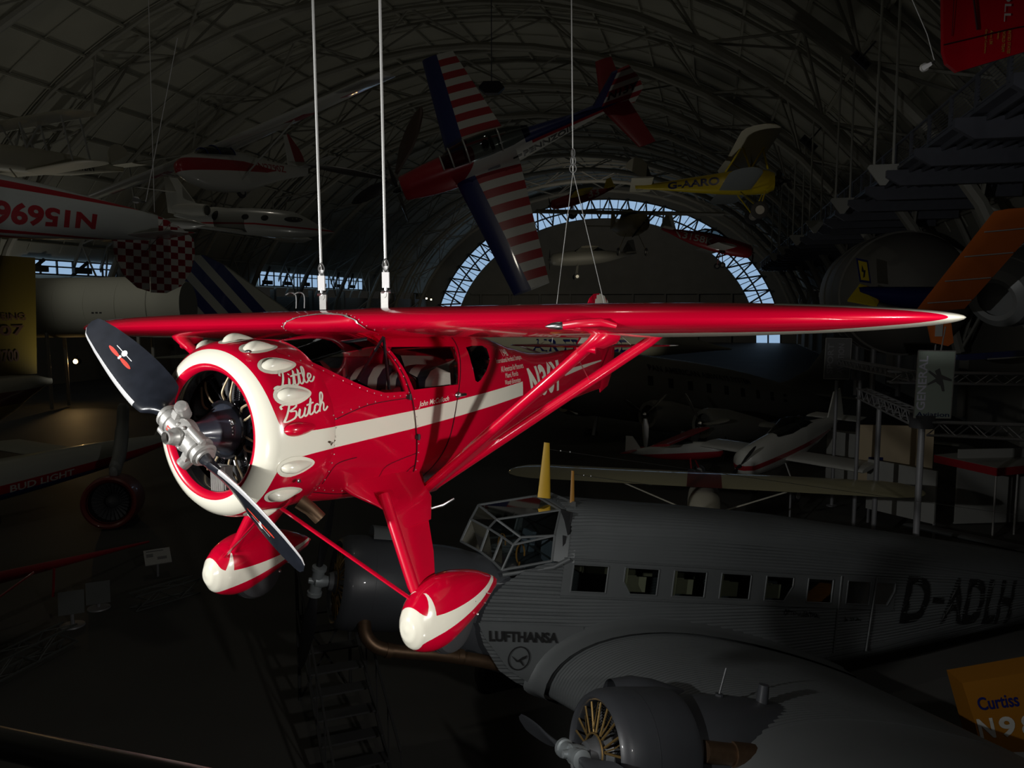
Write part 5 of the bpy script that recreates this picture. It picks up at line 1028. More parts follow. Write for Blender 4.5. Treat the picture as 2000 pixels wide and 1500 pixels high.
# --- orange wing at right
o0 = Vector(PL['orgD']); P = thing('orange_parasol_wing', 'orange fabric wing with silver ribs slanting down behind the red wingtip', 'aeroplane', Matrix.Translation(o0))
A, B, C2, D2 = [Vector(PL[k]) - o0 for k in ('orgA', 'orgB', 'orgC', 'orgD')]
g = G(); nrm = (B - A).cross(D2 - A).normalized()
g.loft([[a + nrm * (h * th_) for a, h in ((A.lerp(D2, t).lerp(B.lerp(C2, t), q), h) for q, h in ((0, 0), (.08, .6), (.3, 1), (.7, .6), (1, 0), (.7, -.2), (.3, -.4), (.08, -.35)))] for t, th_ in ((-.02, .03), (.0, .11), (.1, .13), (.9, .13), (1.1, .12), (1.12, .03))]); g.build('wing', orgm, P, 50)
for t in (.16, .42, .70, .97): g = G(); a = A.lerp(D2, t); b = B.lerp(C2, t); g.tube([a.lerp(b, .06) - nrm * .09 * (1 if nrm.y > 0 else -1), a.lerp(b, .9) - nrm * .09 * (1 if nrm.y > 0 else -1)], .018, 6); g.build('rib_strip', C_['alu'], P)
g = G(); z = Vector((.35, -.3, -.75)); g.loft([[z + Vector((x, y, zz)) for x, zz in ((-.30, .2), (.35, .2), (.45, -.35), (.30, -.45), (-.15, -.35))] for y in (0, .08)]); g.build('orange_fin', orgm, P, 0); g = G(); g.box(z + Vector((0, -.03, 0)), (.2, .03, .35)); g.build('pale_patch', wht, P, 0)
struts(P, 'strut', [(z + Vector((-.05, 0, -.4)), z + Vector((-.1, 0, -1.3))), (z + Vector((.2, 0, .1)), z + Vector((.05, 0, -1.0)))], .02, C_['alu'])
# --- distant airliners on the floor
P = thing('delta_airliner', 'slender white delta-winged airliner with blue striped tail standing behind the red wing', 'airliner', PL['CONC'])
aw = mat('airliner_white', (.36, .36, .31), .7, spec=.1); fo = fus(P, [(27.1, .05, -.5, -.6, 2), (24, .75, .35, -.9, 2), (20, 1.3, 1.3, -1.3, 2), (14, 1.45, 1.55, -1.5, 2), (-10, 1.45, 1.55, -1.5, 2), (-20, 1.2, 1.4, -.9, 2), (-27, .1, .8, .5, 2)], aw, 32); fbv = bvof(fo)
text_on('airline_name', 'AIR FRANCE', ((16.5, .1), (8.3, .1), (8.3, 1.0), (16.2, 1.0)), fbv, 'Y', -1, bluep, P, .02, 3, .03) if 0 else text_on('airline_name', 'AIR FRANCE', ((11.6, -.85), (19.3, -.85), (19.2, .15), (11.6, .15)), fbv, 'Y', -1, bluep, P, .03, 3, .03)
for i in range(26): decal('cabin_window', [[(18.6 - .8 * i, .9), (18.45 - .8 * i, .9), (18.45 - .8 * i, 1.12), (18.6 - .8 * i, 1.12)]], fbv, 'Y', -1, dark, P, 1, .02)
surf(P, 'delta_wing', [(y, 12 - 2.3 * abs(y), -16.5, -1.2, 1) for y in (-12.5, -6, 0, 6, 12.5)], aw, .03)
tl = maskmat('striped_airliner_tail', (.34, .34, .30), [(WB, lambda x, y, z: (((x + 16 + (z - 1) * 1.0) / 2.6).mod(1.).lt(.55)) * (x + z).lt(-10.5)), (WR, lambda x, y, z: (x + z * .8).lt(-24.0))], .4)
plate(P, 'tail_fin', [(-9.5, 1.3), (-17.5, 6.5), (-19.5, 7.4), (-23.8, 7.4), (-25.5, 1.0)], tl, .3)
struts(P, 'landing_gear', [((-4, 3 * s, -1.2), (-4, 3 * s, -4.0)) for s in (1, -1)] + [((15, 0, -1.2), (15, 0, -4.0))], .16, C_['alu'], 1)
for x, y in ((-4, 3), (-4, -3), (15, 0)): wheel(P, (x, y, -3.6), .5, .2)
P = thing('pale_airliner', 'pale wide airliner fuselage with faint panel rings behind the left wingtip', 'airliner', PL['PALE'])
pf = fus(P, [(6.5, 1.6, 1.7, -1.7, 2), (5.5, 1.9, 1.95, -1.95, 2), (-4.5, 1.9, 1.95, -1.95, 2), (-6, 1.5, 1.6, -1.6, 2)], aw, 40)
g = G()
for x in (-4, -2, 0, 2, 4): g.lathe([(-.03, 1.93), (0, 1.965), (.03, 1.93)], (x, 0, 0), (1, 0, 0), 40)
g.build('panel_rings', aw, P)
for x in (4.6, -.6): g = G(); [g.box((x - .25 * i, 1.86, -.3), (.16, .1, .22)) for i in range(3)]; g.build('window_group', dark, P, 0)
for x in (-3, 3):
    for y in (-1, 1): g = G(); g.tube([(x, y, -1.5), (x, y, -6.7)], .12, 8); g.build('support_stand', C_['alu'], P)
# yellow tailed airliner at the left edge
P = thing('yellow_tailed_airliner', 'airliner with tall yellow fin and brown striped rear body at the left edge', 'airliner', PL['DASH'])
yb = mat('mustard_paint', (.17, .12, .02), .35, 0, .5); db = maskmat('airliner_belly', (.32, .31, .26), [((.12, .03, .01), lambda x, y, z: (z + 1.2).abs().lt(.32)), ((.34, .23, .03), lambda x, y, z: (z + 1.85).abs().lt(.33))], .35, 0, .4)
fus(P, [(20, 1.9, -.1, -4.0, 2), (8, 1.9, -.1, -4.0, 2), (4, 1.5, -.1, -3.2, 2), (1.5, .8, -.15, -2.0, 2), (0, .3, -.3, -1.1, 2), (-.8, .05, -.5, -.8, 2)], db, 32)
fin = surf(P, 'tail_fin', [(z, 4.0 - z * .42, .0 - z * .05, 0, 1) for z in (-.2, 3, 5.6, 5.7)], yb, .09, .5, True)
for s, q in (('BOEING', ((2.6, 2.55), (.5, 2.55), (.5, 2.85), (2.6, 2.85))), ('707', ((2.6, 1.8), (.6, 1.8), (.6, 2.3), (2.6, 2.3))), ('N70700', ((2.9, .5), (1.0, .5), (1.0, 1.1), (2.9, 1.1)))): text_on('lettering', s, q, bvof(fin), 'Y', 1, mat('brown_ink', (.10, .04, .02), .5) if s == 'BOEING' else bpy.data.materials['brown_ink'], fin, .02, 3, .03)
for x, y, z in ((9, 4, -3.6), (10.5, 6.5, -3.4)):
    g = G(); g.lathe([(2, .45), (1.95, .6), (.6, .68), (-1.2, .5), (-1.6, .4)], (x, y, z), (1, 0, 0), 24); g.lathe([(1.6, 0), (1.6, .5)], (x, y, z), (1, 0, 0), 20); g.ball((x + 1.6, y, z), .18); g.build('jet_engine', silver, P)
# polished airliner
P = thing('polished_airliner', 'polished silver propeller airliner with dark square windows on the floor behind', 'airliner', PL['STRA'])
fo = fus(P, [(11.6, .2, .2, -.4, 2), (11, .9, .9, -1.0, 2), (9, 1.55, 1.6, -1.5, 2), (4, 1.75, 1.75, -1.7, 2), (-1, 1.65, 1.7, -1.55, 2), (-6, 1.1, 1.3, -.85, 2), (-11, .25, .8, .0, 2), (-12, .05, .6, .3, 2)], silver, 40); fbv = bvof(fo)
for i in range(9): decal('cabin_window', [[(6.2 - 1.35 * i, .25), (5.85 - 1.35 * i, .25), (5.85 - 1.35 * i, .7), (6.2 - 1.35 * i, .7)]], fbv, 'Y', 1, dark, P, 1, .02)
text_on('airline_name', 'PAN AMERICAN AIRWAYS SYSTEM', ((6.0, .98), (-1.6, .95), (-1.6, 1.22), (6.0, 1.25)), fbv, 'Y', 1, dark, P, .02, 2, .03)
surf(P, 'tail_fin', [(z, xa, -11.9, 0, 1) for z, xa in ((.8, -4.2), (1.6, -6.6), (2.4, -8.2), (3.4, -9.1), (4.4, -9.8), (4.7, -10.4))], silver, .07, .5, True)
surf(P, 'wing', [(y, 5.2 - .13 * abs(y), .6 + .1 * abs(y), -1.3 + .05 * abs(y), 1) for y in (-15, -1, 1, 15)], silver, .13); surf(P, 'tailplane', [(y, -8.8 - .1 * abs(y), -11.3, .9, 1) for y in (-5, 0, 5)], silver, .09)
for x, y in ((7.2, 3.2), (7.0, 6.4), (7.2, -3.2), (7.0, -6.4)):
    g = G(); g.lathe([(1, .45), (1.0, .62), (.7, .72), (-.4, .74), (-2.5, .5), (-4.5, .15)], (x - .8, y, -1.1), (1, 0, 0), 28); g.lathe([(.6, 0), (.6, .6)], (x - .8, y, -1.1), (1, 0, 0), 20); e_ = g.build('engine_nacelle', silver, P); airscrew(e_, (x + .35, y, -1.1), 1.6, 3, C_['steel'], 20 + y * 9, .2)
for y in (3.2, -3.2): wheel(P, (5.4, y, -3.15), .68, .2); struts(P, 'gear_leg', [((5.4, y + .3, -3.1), (5.2, y + .2, -1.4))], .1, C_['alu'], 1)
# cream parasol wing aeroplane
P = thing('parasol_monoplane', 'cream long-winged aeroplane with dark red centre section parked behind the corrugated airliner', 'aeroplane', PL['CREAM'])
cm = maskmat('cream_parasol_wing', (.36, .33, .20), [((.12, .015, .01), lambda x, y, z: y.abs().lt(.42))], .5)
rw(P, 'wing', 5.1, 1.2, -.6, .25, cm); fus(P, [(2.0, .3, .0, -.6, 2), (1, .4, .1, -.8, 2.5), (-1, .36, .1, -.7, 2.5), (-3.2, .1, -.1, -.4, 2)], crm, 24); struts(P, 'wing_strut', [((.4, .3 * s, -.6), (.4, 2.4 * s, .2)) for s in (1, -1)], .04, crm)
surf(P, 'tailplane', [(y, -2.6, -3.3, -.2, 1) for y in (-1.4, 0, 1.4)], crm, .07)
for s in (1, -1): wheel(P, (1.2, .7 * s, -1.9), .32, .07); struts(P, 'gear_leg', [((1.2, .7 * s, -1.9), (1, .3 * s, -.6))], .03, crm)
small('small_red_white_biplane', 'tiny red and white aerobatic aeroplane on the floor beyond the cream wing', PL['REDBI'], maskmat('red_white_split', WW, [(WR, lambda x, y, z: (z + .05).lt(0))], .4), redp, 3.9, 4.6, .8, .55)
small('delta_tailed_racer', 'white aeroplane with red flash and dark canopy parked at right', PL['RACER'], maskmat('racer_flash', WW, [(WR, lambda x, y, z: (z + .12).abs().lt(.08))], .4), wht, 6.6, 6.0, 1.2, -.3)
# --- left foreground exhibits
P = thing('sponsored_racer', 'long white, red and blue aeroplane body with sponsor lettering at the left', 'aeroplane', PL['BUD'])
bd = maskmat('sponsor_stripes', (.36, .37, .33), [((.012, .03, .12), lambda x, y, z: (z + .42).lt(0)), ((.28, .01, .015), lambda x, y, z: (z + .27).abs().lt(.15))], .35, 0, .5)
fo = fus(P, [(6, .8, .62, -.75, 2.6), (2, .75, .55, -.72, 2.6), (0, .62, .45, -.66, 2.5), (-2, .42, .32, -.55, 2.4), (-4.2, .10, .12, -.3, 2)], bd, 32)
text_on('sponsor_lettering', 'BUD LIGHT', ((2.4, -.42), (.2, -.40), (.2, -.18), (2.4, -.18)), bvof(fo), 'Y', 1, wht, P, .02, 1, .012)
surf(P, 'wing', [(y, .6, -.8, .2, 1) for y in (-4.5, 0, .4)], aw, .12)
plate(P, 'tail_fin', [(-3.4, .1), (-4.2, 1.2), (-4.6, 1.2), (-4.5, -.1)], aw, .06)
for x in (3.2, 4.4): wheel(P, (x, .75, -1.15), .38, .1)
P = thing('jet_engine_pod', 'red-rimmed jet engine with fan blades under a grey pylon', 'jet engine', PL['ENG'])
g = G(); g.lathe([(.5, .62), (.62, .68), (.66, .74), (.62, .80), (.3, .84), (-.8, .80), (-2.0, .5), (-2.2, .42)], (1.2, 0, .55), (1, 0, 0), 48); g.build('cowl', mat('dull_red_cowl', (.16, .025, .02), .4, 0, .4), P)
g = G(); g.lathe([(.6, .64), (0, .62), (-.1, 0)], (1.2, 0, .55), (1, 0, 0), 32); g.build('intake_duct', dark, P)
g = G(); g.lathe([(.5, 0), (.42, .10), (.2, .2), (0, .24)], (1.2, 0, .55), (1, 0, 0), 24); g.build('fan_spinner', engm if 0 else bpy.data.materials['engine_grey'], P)
for k in range(26):
    a = 2 * pi * k / 26; d = Vector((0, sin(a), cos(a))); t = d.cross(Vector((1, 0, 0))); c = Vector((1.3, 0, .55)); g = G()
    g.add([c + d * .2 + t * .02, c + d * .2 - t * .02 - Vector((.08, 0, 0)), c + d * .61 - t * .05 - Vector((.05, 0, 0)), c + d * .61 + t * .04 + Vector((.02, 0, 0))] + [c + d * .2 + t * .02 - Vector((.012, 0, 0)), c + d * .2 - t * .02 - Vector((.092, 0, 0)), c + d * .61 - t * .05 - Vector((.062, 0, 0)), c + d * .61 + t * .04 + Vector((.008, 0, 0))], [(0, 1, 2, 3), (7, 6, 5, 4), (0, 4, 5, 1), (1, 5, 6, 2), (2, 6, 7, 3), (3, 7, 4, 0)]); g.build('fan_blade', bpy.data.materials['engine_grey'], P, 0)
g = G(); g.tube(spline([(1.6, .1, 1.45), (1.2, .1, 1.6), (.6, .1, 2.0), (.1, .1, 2.7), (-.2, .1, 3.6)]), [.12] + [.2] * 4 + [.3] * 6 + [.34] * 8 + [.3] * 5 + [.2], 20, flat=.6, up=(1, 0, 0)); g.build('pylon', mat('pylon_grey', (.22, .23, .22), .5), P)
g = G(); g.box((-.2, 0, .05), (1.2, .5, .5)); g.build('cradle', dark, P, 0)
# red boom at the lower left
a, b = Vector(PL['boom0']), Vector(PL['boom1']); a = a + (a - b) * .25; P = thing('rotorcraft_boom', 'slim dull red tail boom with struts near the floor at lower left', 'aeroplane', Matrix.Translation(a)); g = G(); g.tube([(0, 0, 0), b - a], [.16, .03], 12); g.build('boom', redp, P)
struts(P, 'strut', [((1.0, 1.2, -.05), (.0, .2, -.85)), ((1.2, 1.6, -.1), (1.2, 1.5, -.72))], .03, redp); g = G(); g.ball((.15, .4, -.55), (.42, .4, .36)); g.build('nose_pod', orgm, P); g = G(); g.ball((.62, .25, -.55), .16); g.build('nose_sphere', C_['blackgloss'], P)
# ================================================================ furniture of the hall
galv = mat('galvanised', (.26, .26, .27), .5, .3); pnl = mat('display_panel', (.30, .30, .28), .6); ink = mat('printed_grey', (.12, .12, .12), .6)
def box_truss(name, label, a, b, w=.3, cat='truss', r=.02, m=None, bays=None):
    a, b = Vector(a), Vector(b); P = thing(name, label, cat, Matrix.Translation(a)); d = b - a; L = d.length; u = d.normalized(); s = Vector((-u.y, u.x, 0)).normalized() * w; up = s.cross(u) * 1.0; up = Vector((0, 0, w)) if abs(u.z) < .8 else u.cross(s)
    m = m or galv; C = [Vector((0, 0, 0)), s, s + up, up]
    for c in C: g = G(); g.tube([c, c + d], r * 1.3, 6); g.build('chord', m, P)
    n = bays or max(2, int(L / w / 1.2)); g = G()
    for i in range(n):
        for j in range(4): p = C[j] if i % 2 else C[(j + 1) % 4]; q = C[(j + 1) % 4] if i % 2 else C[j]; g.tube([p + d * (i / n), q + d * ((i + 1) / n)], r * .7, 4)
    g.build('lattice', m, P); return P
def post(label, p, h, r=.07, cap=True):
    p = Vector((p[0], p[1], 0)); P = thing('display_post', label, 'post', Matrix.Translation(p)); g = G(); g.tube([(0, 0, 0), (0, 0, h)], r, 12); g.build('shaft', galv, P); g = G(); g.lathe([(0, r * 3), (.03, r * 3), (.04, r)], (0, 0, 0), (0, 0, 1), 20, (1, 1)); g.build('base_plate', galv, P)
    if cap: g = G(); g.lathe([(h - .28, .0), (h - .28, .26), (h, .26), (h, 0)], (0, 0, 0), (0, 0, 1), 20); g.build('collar', mat('collar_dark', (.05, .05, .055), .5) if 'collar_dark' not in bpy.data.materials else bpy.data.materials['collar_dark'], P)
x, y, z = PL['post']; post('grey display post under the upright banner', (x, y), 4.6)
x, y, z = PL['postm']; post('grey post left of the banner post carrying a truss', (x, y), 4.55)
x, y, z = PL['postl']; post('thin grey post second left of the banner post', (x, y), 5.0, .06)
x, y, z = PL['post3']; post('slim post beside the dark banner', (x, y), 4.4, .06, False)
# banners
def banner(label, p, w, h, back, words, m2, yaw=0.):
    P = thing('hanging_banner', label, 'banner', Matrix.Translation(Vector(p) - Vector((0, .12, 0))) @ Matrix.Rotation(yaw, 4, 'Z') @ Matrix.Rotation(radians(1), 4, 'Y')); g = G(); g.box((0, 0, 0), (w, .03, h)); g.build('panel', back, P, 0)
    g = G()
    for q in (-1, 1): g.tube([(q * w / 2, -.01, -h / 2), (q * w / 2, -.01, h / 2)], .014, 6)
    for q in (-1, 1): g.tube([(-w / 2, -.01, q * h / 2), (w / 2, -.01, q * h / 2)], .014, 6)
    g.build('frame', C_['alu'], P)
    for s, x0, x1, a, b in words:
        V, F = text2d(s, .02); g = G(); g.add([(u, -.022, v) for u, v in quadmap(V, ((x1, a), (x1, b), (x0, b), (x0, a)))], F); g.build('lettering', m2, P, 0, False)
    return P
P = banner('upright banner reading GENERAL above a grey post at right', PL['gen'], .80, 1.46, mat('banner_green', (.42, .50, .43), .6), [('GENERAL', -.37, -.18, -.56, .62)], mat('banner_lilac', (.85, .85, 1.), .6))
g = G(); V, F = text2d('Aviation', .01); g.add([(u, -.022, v) for u, v in quadmap(V, ((-.36, -.70), (.36, -.70), (.36, -.60), (-.36, -.60)))], F); g.build('lettering', bluep, P, 0, False)
g = G(); g.add([(a, -.024, b) for a, b in ((-.02, .30), (.08, .36), (.13, .22), (.36, .12), (.36, .08), (.16, .12), (.20, -.02), (.22, -.14), (.17, -.14), (.13, -.02), (.02, .06), (-.16, -.02), (-.16, .02), (.02, .14), (-.16, .28), (-.14, .31), (.03, .2))], [tuple(range(17))]); g.build('printed_aeroplane', ink, P, 0, False)
banner('dark upright banner left of the GENERAL banner', PL['gen2'], .85, 1.35, ink, [('SPORT', -.35, -.15, -.5, .5), ('AVIATION', .0, .2, -.5, .5)], galv)
# trusses at right
a, b = Vector(PL['trR']), Vector(PL['trR2']); box_truss('lighting_truss', 'nearest horizontal lighting truss at right with small spotlights', a, b + (b - a) * 1.2, .28)
box_truss('lighting_truss', 'truss running back from the banner post', (a.x, a.y, a.z + .2), (a.x + 1.4, a.y + 6, a.z + .1), .28); box_truss('lighting_truss', 'horizontal truss behind the banner', (9.0, 18.5, 5.15), (13.5, 17.5, 5.15), .25) ; box_truss('lighting_truss', 'thin truss left of the banner joining two posts', (PL['post3'][0] - .3, PL['post3'][1] - .5, 5.0), (9.2, 18, 5.25), .2)
def panel(name, label, c, w, h, yaw, m, t=.08, legs=False):
    c = Vector(c); P = thing(name, label, 'panel', Matrix.Translation((c.x, c.y, 0)) @ Matrix.Rotation(yaw, 4, 'Z')); g = G(); g.box((0, 0, c.z), (w, t, h)); g.build('board', m, P, 0)
    g = G()
    for q in (-w / 2 + .04, w / 2 - .04): g.box((q, .06, (c.z - h / 2) / 2 + .02), (.06, .06, max(.05, c.z - h / 2)))
    g.build('legs', galv, P, 0); return P
c = Vector(PL['pan1']); panel('partition_panel', 'pale slanted partition left of the posts', (c.x, c.y, 1.3), 1.6, 1.9, -.9, pnl)
c = Vector(PL['pan2']); panel('partition_panel', 'pale partition below the truss', (c.x, c.y, 1.3), 2.2, 1.6, -1.0, pnl); c = Vector(PL['pan3']); panel('partition_panel', 'large dim grey partition at the right edge', (c.x + .3, c.y, 1.25), 3.4, 2.4, .1, pnl)
c = Vector(PL['beige']); P = panel('partition_panel', 'warm beige lit exhibit panel with small blue sign', (c.x, c.y, 1.9), 2.4, 2.2, -.15, mat('beige_panel', (.50, .40, .26), .6)); g = G(); g.box((-.6, -.08, 1.75), (.45, .03, .35)); g.build('sign', bluep, P, 0)
c = Vector(PL['canopy']); P = thing('exhibit_canopy', 'flat canopy with red edge on thin legs at right', 'canopy', Matrix.Translation((c.x, c.y, 0)) @ Matrix.Rotation(.35, 4, 'Z')); g = G(); g.box((.6, .5, c.z), (2.6, 2.2, .05)); g.build('roof', pnl, P, 0); g = G(); g.box((.6, -.61, c.z - .1), (2.64, .03, .24)); g.box((-.71, .5, c.z - .1), (.03, 2.2, .24)); g.build('red_fascia', redp, P, 0)
for q in (-.6, .3, 1.2): g = G(); g.tube([(q, -.5, 0), (q, -.5, c.z)], .03, 8); g.build('leg', C_['alu'], P)
c = Vector(PL['cab']); P = thing('exhibit_label', 'small white exhibit label standing beyond the cream wing', 'sign', Matrix.Translation((c.x + .25, c.y + 2.6, 1.6))); g = G(); g.box((0, 0, 0), (.55, .04, .24), Matrix.Rotation(-.5, 3, 'X')); g.build('board', wht, P, 0); g = G(); g.tube([(0, .05, -.05), (0, .05, -1.6)], .03, 8); g.build('stand', galv, P)
c = Vector(PL['panel1']); P = thing('floor_placard', 'tilted white information placard with small drawing on the dark floor', 'sign', Matrix.Translation((c.x, c.y, c.z + .35)) @ Matrix.Rotation(.55, 4, 'Z')); R_ = Matrix.Rotation(-.9, 3, 'X'); g = G(); g.box((0, 0, 0), (.62, .03, .46), R_); g.build('board', pnl, P, 0)
g = G(); g.box(R_ @ Vector((-.05, -.018, .17)), (.4, .004, .03), R_); g.box(R_ @ Vector((.1, -.018, -.06)), (.22, .004, .08), R_); g.box(R_ @ Vector((-.18, -.018, .05)), (.16, .004, .1), R_); g.build('printing', ink, P, 0); g = G(); g.tube([(0, .02, -.03), (0, .1, -.55)], .03, 8); g.build('stand', galv, P)
for k, lb in (('ch1', 'left of two dim label stands at lower left'), ('ch2', 'right of two dim label stands at lower left')):
    c = Vector(PL[k]); P = thing('label_stand', lb, 'stand', Matrix.Translation((c.x, c.y, 0)) @ Matrix.Rotation(.45, 4, 'Z')); g = G(); g.box((0, 0, c.z + .15), (.5, .04, .5), Matrix.Rotation(-.4, 3, 'X')); g.build('board', mat('dim_board', (.07, .075, .07), .6) if k == 'ch1' else bpy.data.materials['dim_board'], P, 0); g = G(); g.tube([(0, .05, c.z + .1), (0, .05, .02)], .04, 8); g.lathe([(0, .25), (.03, .24), (.04, 0)], (0, .05, 0), (0, 0, 1), 20); g.build('stand', galv, P)
dimg = mat('dim_steel', (.06, .065, .06), .6)
box_truss('barrier_truss', 'long low lattice barrier running in from the left edge', (PL['tr0'][0] - .5, PL['tr0'][1] - .8, .12), (PL['tr1'][0], PL['tr1'][1], .12), .36, 'barrier', .018, dimg); box_truss('barrier_truss', 'short lattice barrier behind the label stands', (-8.6, 17.2, .02), (-7.6, 18.4, .02), .34, 'barrier', .018, dimg)
# access stair beside the corrugated airliner
stairm = mat('stair_steel', (.035, .035, .035), .6)
a, b = Vector((PL['stair0'][0], PL['stair0'][1], 0)), Vector((PL['stair1'][0], PL['stair1'][1] - 1.0, 0)); P = thing('access_stair', 'dim wheeled access stair with handrails under the nose engine', 'stair', Matrix.Translation(a)); d = b - a; n = 9; u = d.normalized(); s_ = Vector((-u.y, u.x, 0)) * .45
for i in range(n): g = G(); g.box(d * (i / n) + Vector((0, 0, 1.6 - i * .17)), (.9, .26, .03), frame((0, 0, 1), s_)); g.build('tread', stairm, P, 0)
for q in (1, -1):
    g = G(); g.tube([s_ * q + Vector((0, 0, 1.65)), s_ * q + d + Vector((0, 0, .05))], .03, 6); g.tube([s_ * q + Vector((0, 0, 2.5)), s_ * q + d + Vector((0, 0, .95))], .02, 6)
    for i in range(6): t = i / 5; g.tube([s_ * q + d * t + Vector((0, 0, 1.6 * (1 - t))), s_ * q + d * t + Vector((0, 0, .95 + 1.55 * (1 - t)))], .012, 5)
    g.build('handrail', stairm, P)
g = G()
for q in (1, -1): g.tube([s_ * q, s_ * q + Vector((0, 0, 2.5))], .03, 6)
g.tube([s_, -s_ + Vector((0, 0, 1.6))], .02, 5); g.tube([-s_, s_ + Vector((0, 0, 1.6))], .02, 5); g.build('support_frame', stairm, P)
# balcony rail in front of the camera position, lower left
a, b = Vector(PL['rail0']), Vector(PL['rail1']); d = (b - a).normalized(); P = thing('balcony_rail', 'dark balcony handrail crossing the lower left corner close by', 'railing', Matrix.Translation(a)); g = G(); g.tube([d * -.8, d * 3.2], .022, 20); g.build('handrail', mat('rail_steel', (.10, .10, .105), .3, .7), P); g = G()
for z in (.09, .2, .3): g.tube([d * -.8 + Vector((0, 0, -z)), d * 3.2 + Vector((0, 0, -z))], .006, 8)
g.build('rail_wires', bpy.data.materials['rail_steel'], P); g = G(); g.box(Vector((0, .0, -.45)) + d * -.3, (.04, .02, .9)); g.build('rail_post', bpy.data.materials['rail_steel'], P, 0)
# ceiling fittings and lamps
for k, lb, s in (('lampR', 'grey bracket with three dark round lamps under the vault at right', 1.0), ('lampR2', 'smaller dark three-lamp bracket farther along the vault', 1.6)):
    P = thing('triple_floodlight', lb, 'lamp', Matrix.Translation(PL[k]) @ Matrix.Rotation(radians(40), 4, 'Y') @ Matrix.Scale(s * .8, 4)); g = G(); g.box((0, .05, 0), (1.0, .1, .42)); g.box((0, .4, .6), (.08, .08, 1.4)); g.build('bracket', walkm, P, 0)
    for q in (-.33, 0, .33): g = G(); g.lathe([(0, .13), (-.1, .12), (-.12, 0)], (q, .0, 0), (0, 1, 0), 16); g.build('lamp_head', dark, P)
P = thing('ceiling_speaker', 'black six-sided loudspeaker hanging under the vault', 'speaker', Matrix.Translation(PL['speaker'])); g = G(); g.loft([[(a * w, b, z) for a, b in ((-.75, -.2), (-.75, .3), (.75, .3), (.75, -.2))] for z, w in ((-.32, .5), (0, 1), (.34, .62))]); g.build('cabinet', dark, P, 0); g = G(); g.tube([(0, 0, .3), (0, 0, 8)], .03, 6); g.build('drop_rod', walkm, P)
lampm = mat('lit_lamp', (1, .7, .3), .5, emit=(1, .62, .22), es=90)
for k, lb, r in (('star', 'bright warm spotlight shining at far left', .15), ('l2', 'tiny lit lamp above the left wing', .09), ('l3', 'left of two tiny lit lamps beyond the cabin roof', .09), ('l4', 'right of two tiny lit lamps beyond the cabin roof', .08)):
    P = thing('hall_spotlight', lb, 'lamp', Matrix.Translation(PL[k])); g = G(); g.lathe([(0, r), (-.02, 0)], (0, -.05, 0), (0, -1, 0), 16); g.ball((0, -.05, 0), r * .7); g.build('bulb', lampm, P); g = G(); g.lathe([(0, r * 1.3), (.4, r * 1.4), (.42, 0)], (0, -.02, 0), (0, 1, 0), 16); g.box((0, .2, .3), (.06, .06, .5)); g.build('housing', dark, P)
l = lamp('spotlight_beam', 'SPOT', Vector(PL['star']) + Vector((.0, -.2, -.1)), (-27, 48, 0), 130, (1, .62, .25), .1, 60, .6)

c0 = Vector((-3.99, 26.9, 11.2)); P = thing('large_propeller', 'large dark three-bladed propeller hanging left of the striped aeroplane nose', 'propeller', Matrix.Translation(c0)); g = G(); g.lathe([(-.3, .16), (-.1, .22), (.2, .2), (.35, .05)], (0, 0, 0), (0, -1, 0), 18, (1, 1)); g.build('hub', C_['steel'], P)
for tip, w, m in (((-2.96, 0, .5), .11, C_['steel']), ((.95, .1, 2.4), .30, mat('walnut_blade', (.06, .035, .025), .5)), ((-1.5, .3, -.75), .2, dark)):
    tip = Vector(tip); u = tip.normalized(); sd = u.cross(Vector((0, -1, 0))).normalized(); RR = []
    for f, k, be in ((.04, .5, 70), (.2, .9, 55), (.45, 1.2, 40), (.7, 1.0, 30), (.9, .6, 25), (1, .12, 22)):
        b = radians(be); cv = sd * cos(b) + Vector((0, -1, 0)) * sin(b); nv = Vector((0, -1, 0)) * cos(b) - sd * sin(b); RR.append([tip * f + cv * w * k * 2 * (.5 - q) + nv * hh * w * 3 for q, hh in airfoil(6, .6, .14)])
    g = G(); g.loft(RR); g.build('propeller_blade', m, P)

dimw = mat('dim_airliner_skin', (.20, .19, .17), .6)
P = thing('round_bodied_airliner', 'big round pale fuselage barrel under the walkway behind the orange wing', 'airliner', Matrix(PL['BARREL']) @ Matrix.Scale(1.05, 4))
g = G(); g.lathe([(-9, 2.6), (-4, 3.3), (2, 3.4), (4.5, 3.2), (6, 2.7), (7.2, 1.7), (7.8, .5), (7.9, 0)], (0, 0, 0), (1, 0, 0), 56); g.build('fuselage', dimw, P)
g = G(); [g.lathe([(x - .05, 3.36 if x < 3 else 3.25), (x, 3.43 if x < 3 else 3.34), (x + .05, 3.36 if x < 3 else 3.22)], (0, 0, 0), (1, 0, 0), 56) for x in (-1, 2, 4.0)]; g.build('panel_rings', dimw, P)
for x, y in ((-2, 1.2), (3, 1.2), (-2, -1.2), (3, -1.2)): g = G(); g.tube([(x, y, -2.6), (x, y, -6.2)], .15, 8); g.build('support_stand', galv, P)
P = thing('bomber_nacelle', 'grey rounded engine nacelle with rings beyond the red wingtip at right edge', 'engine', PL['NAC']); g = G(); g.lathe([(1.2, .55), (1.25, .7), (1.1, .95), (.5, 1.15), (-.4, 1.2), (-1.6, 1.0), (-2.6, .6)], (0, 0, 0), (1, 0, 0), 48); g.lathe([(.9, 0), (.9, .8)], (0, 0, 0), (1, 0, 0), 30); g.build('nacelle', mat('nacelle_grey', (.26, .27, .27), .4), P)
g = G(); [g.lathe([(x - .03, r), (x, r + .035), (x + .03, r)], (0, 0, 0), (1, 0, 0), 48) for x, r in ((.5, 1.14), (-.4, 1.19), (-1.2, 1.08))]; g.build('cowl_ring', bpy.data.materials['nacelle_grey'], P)
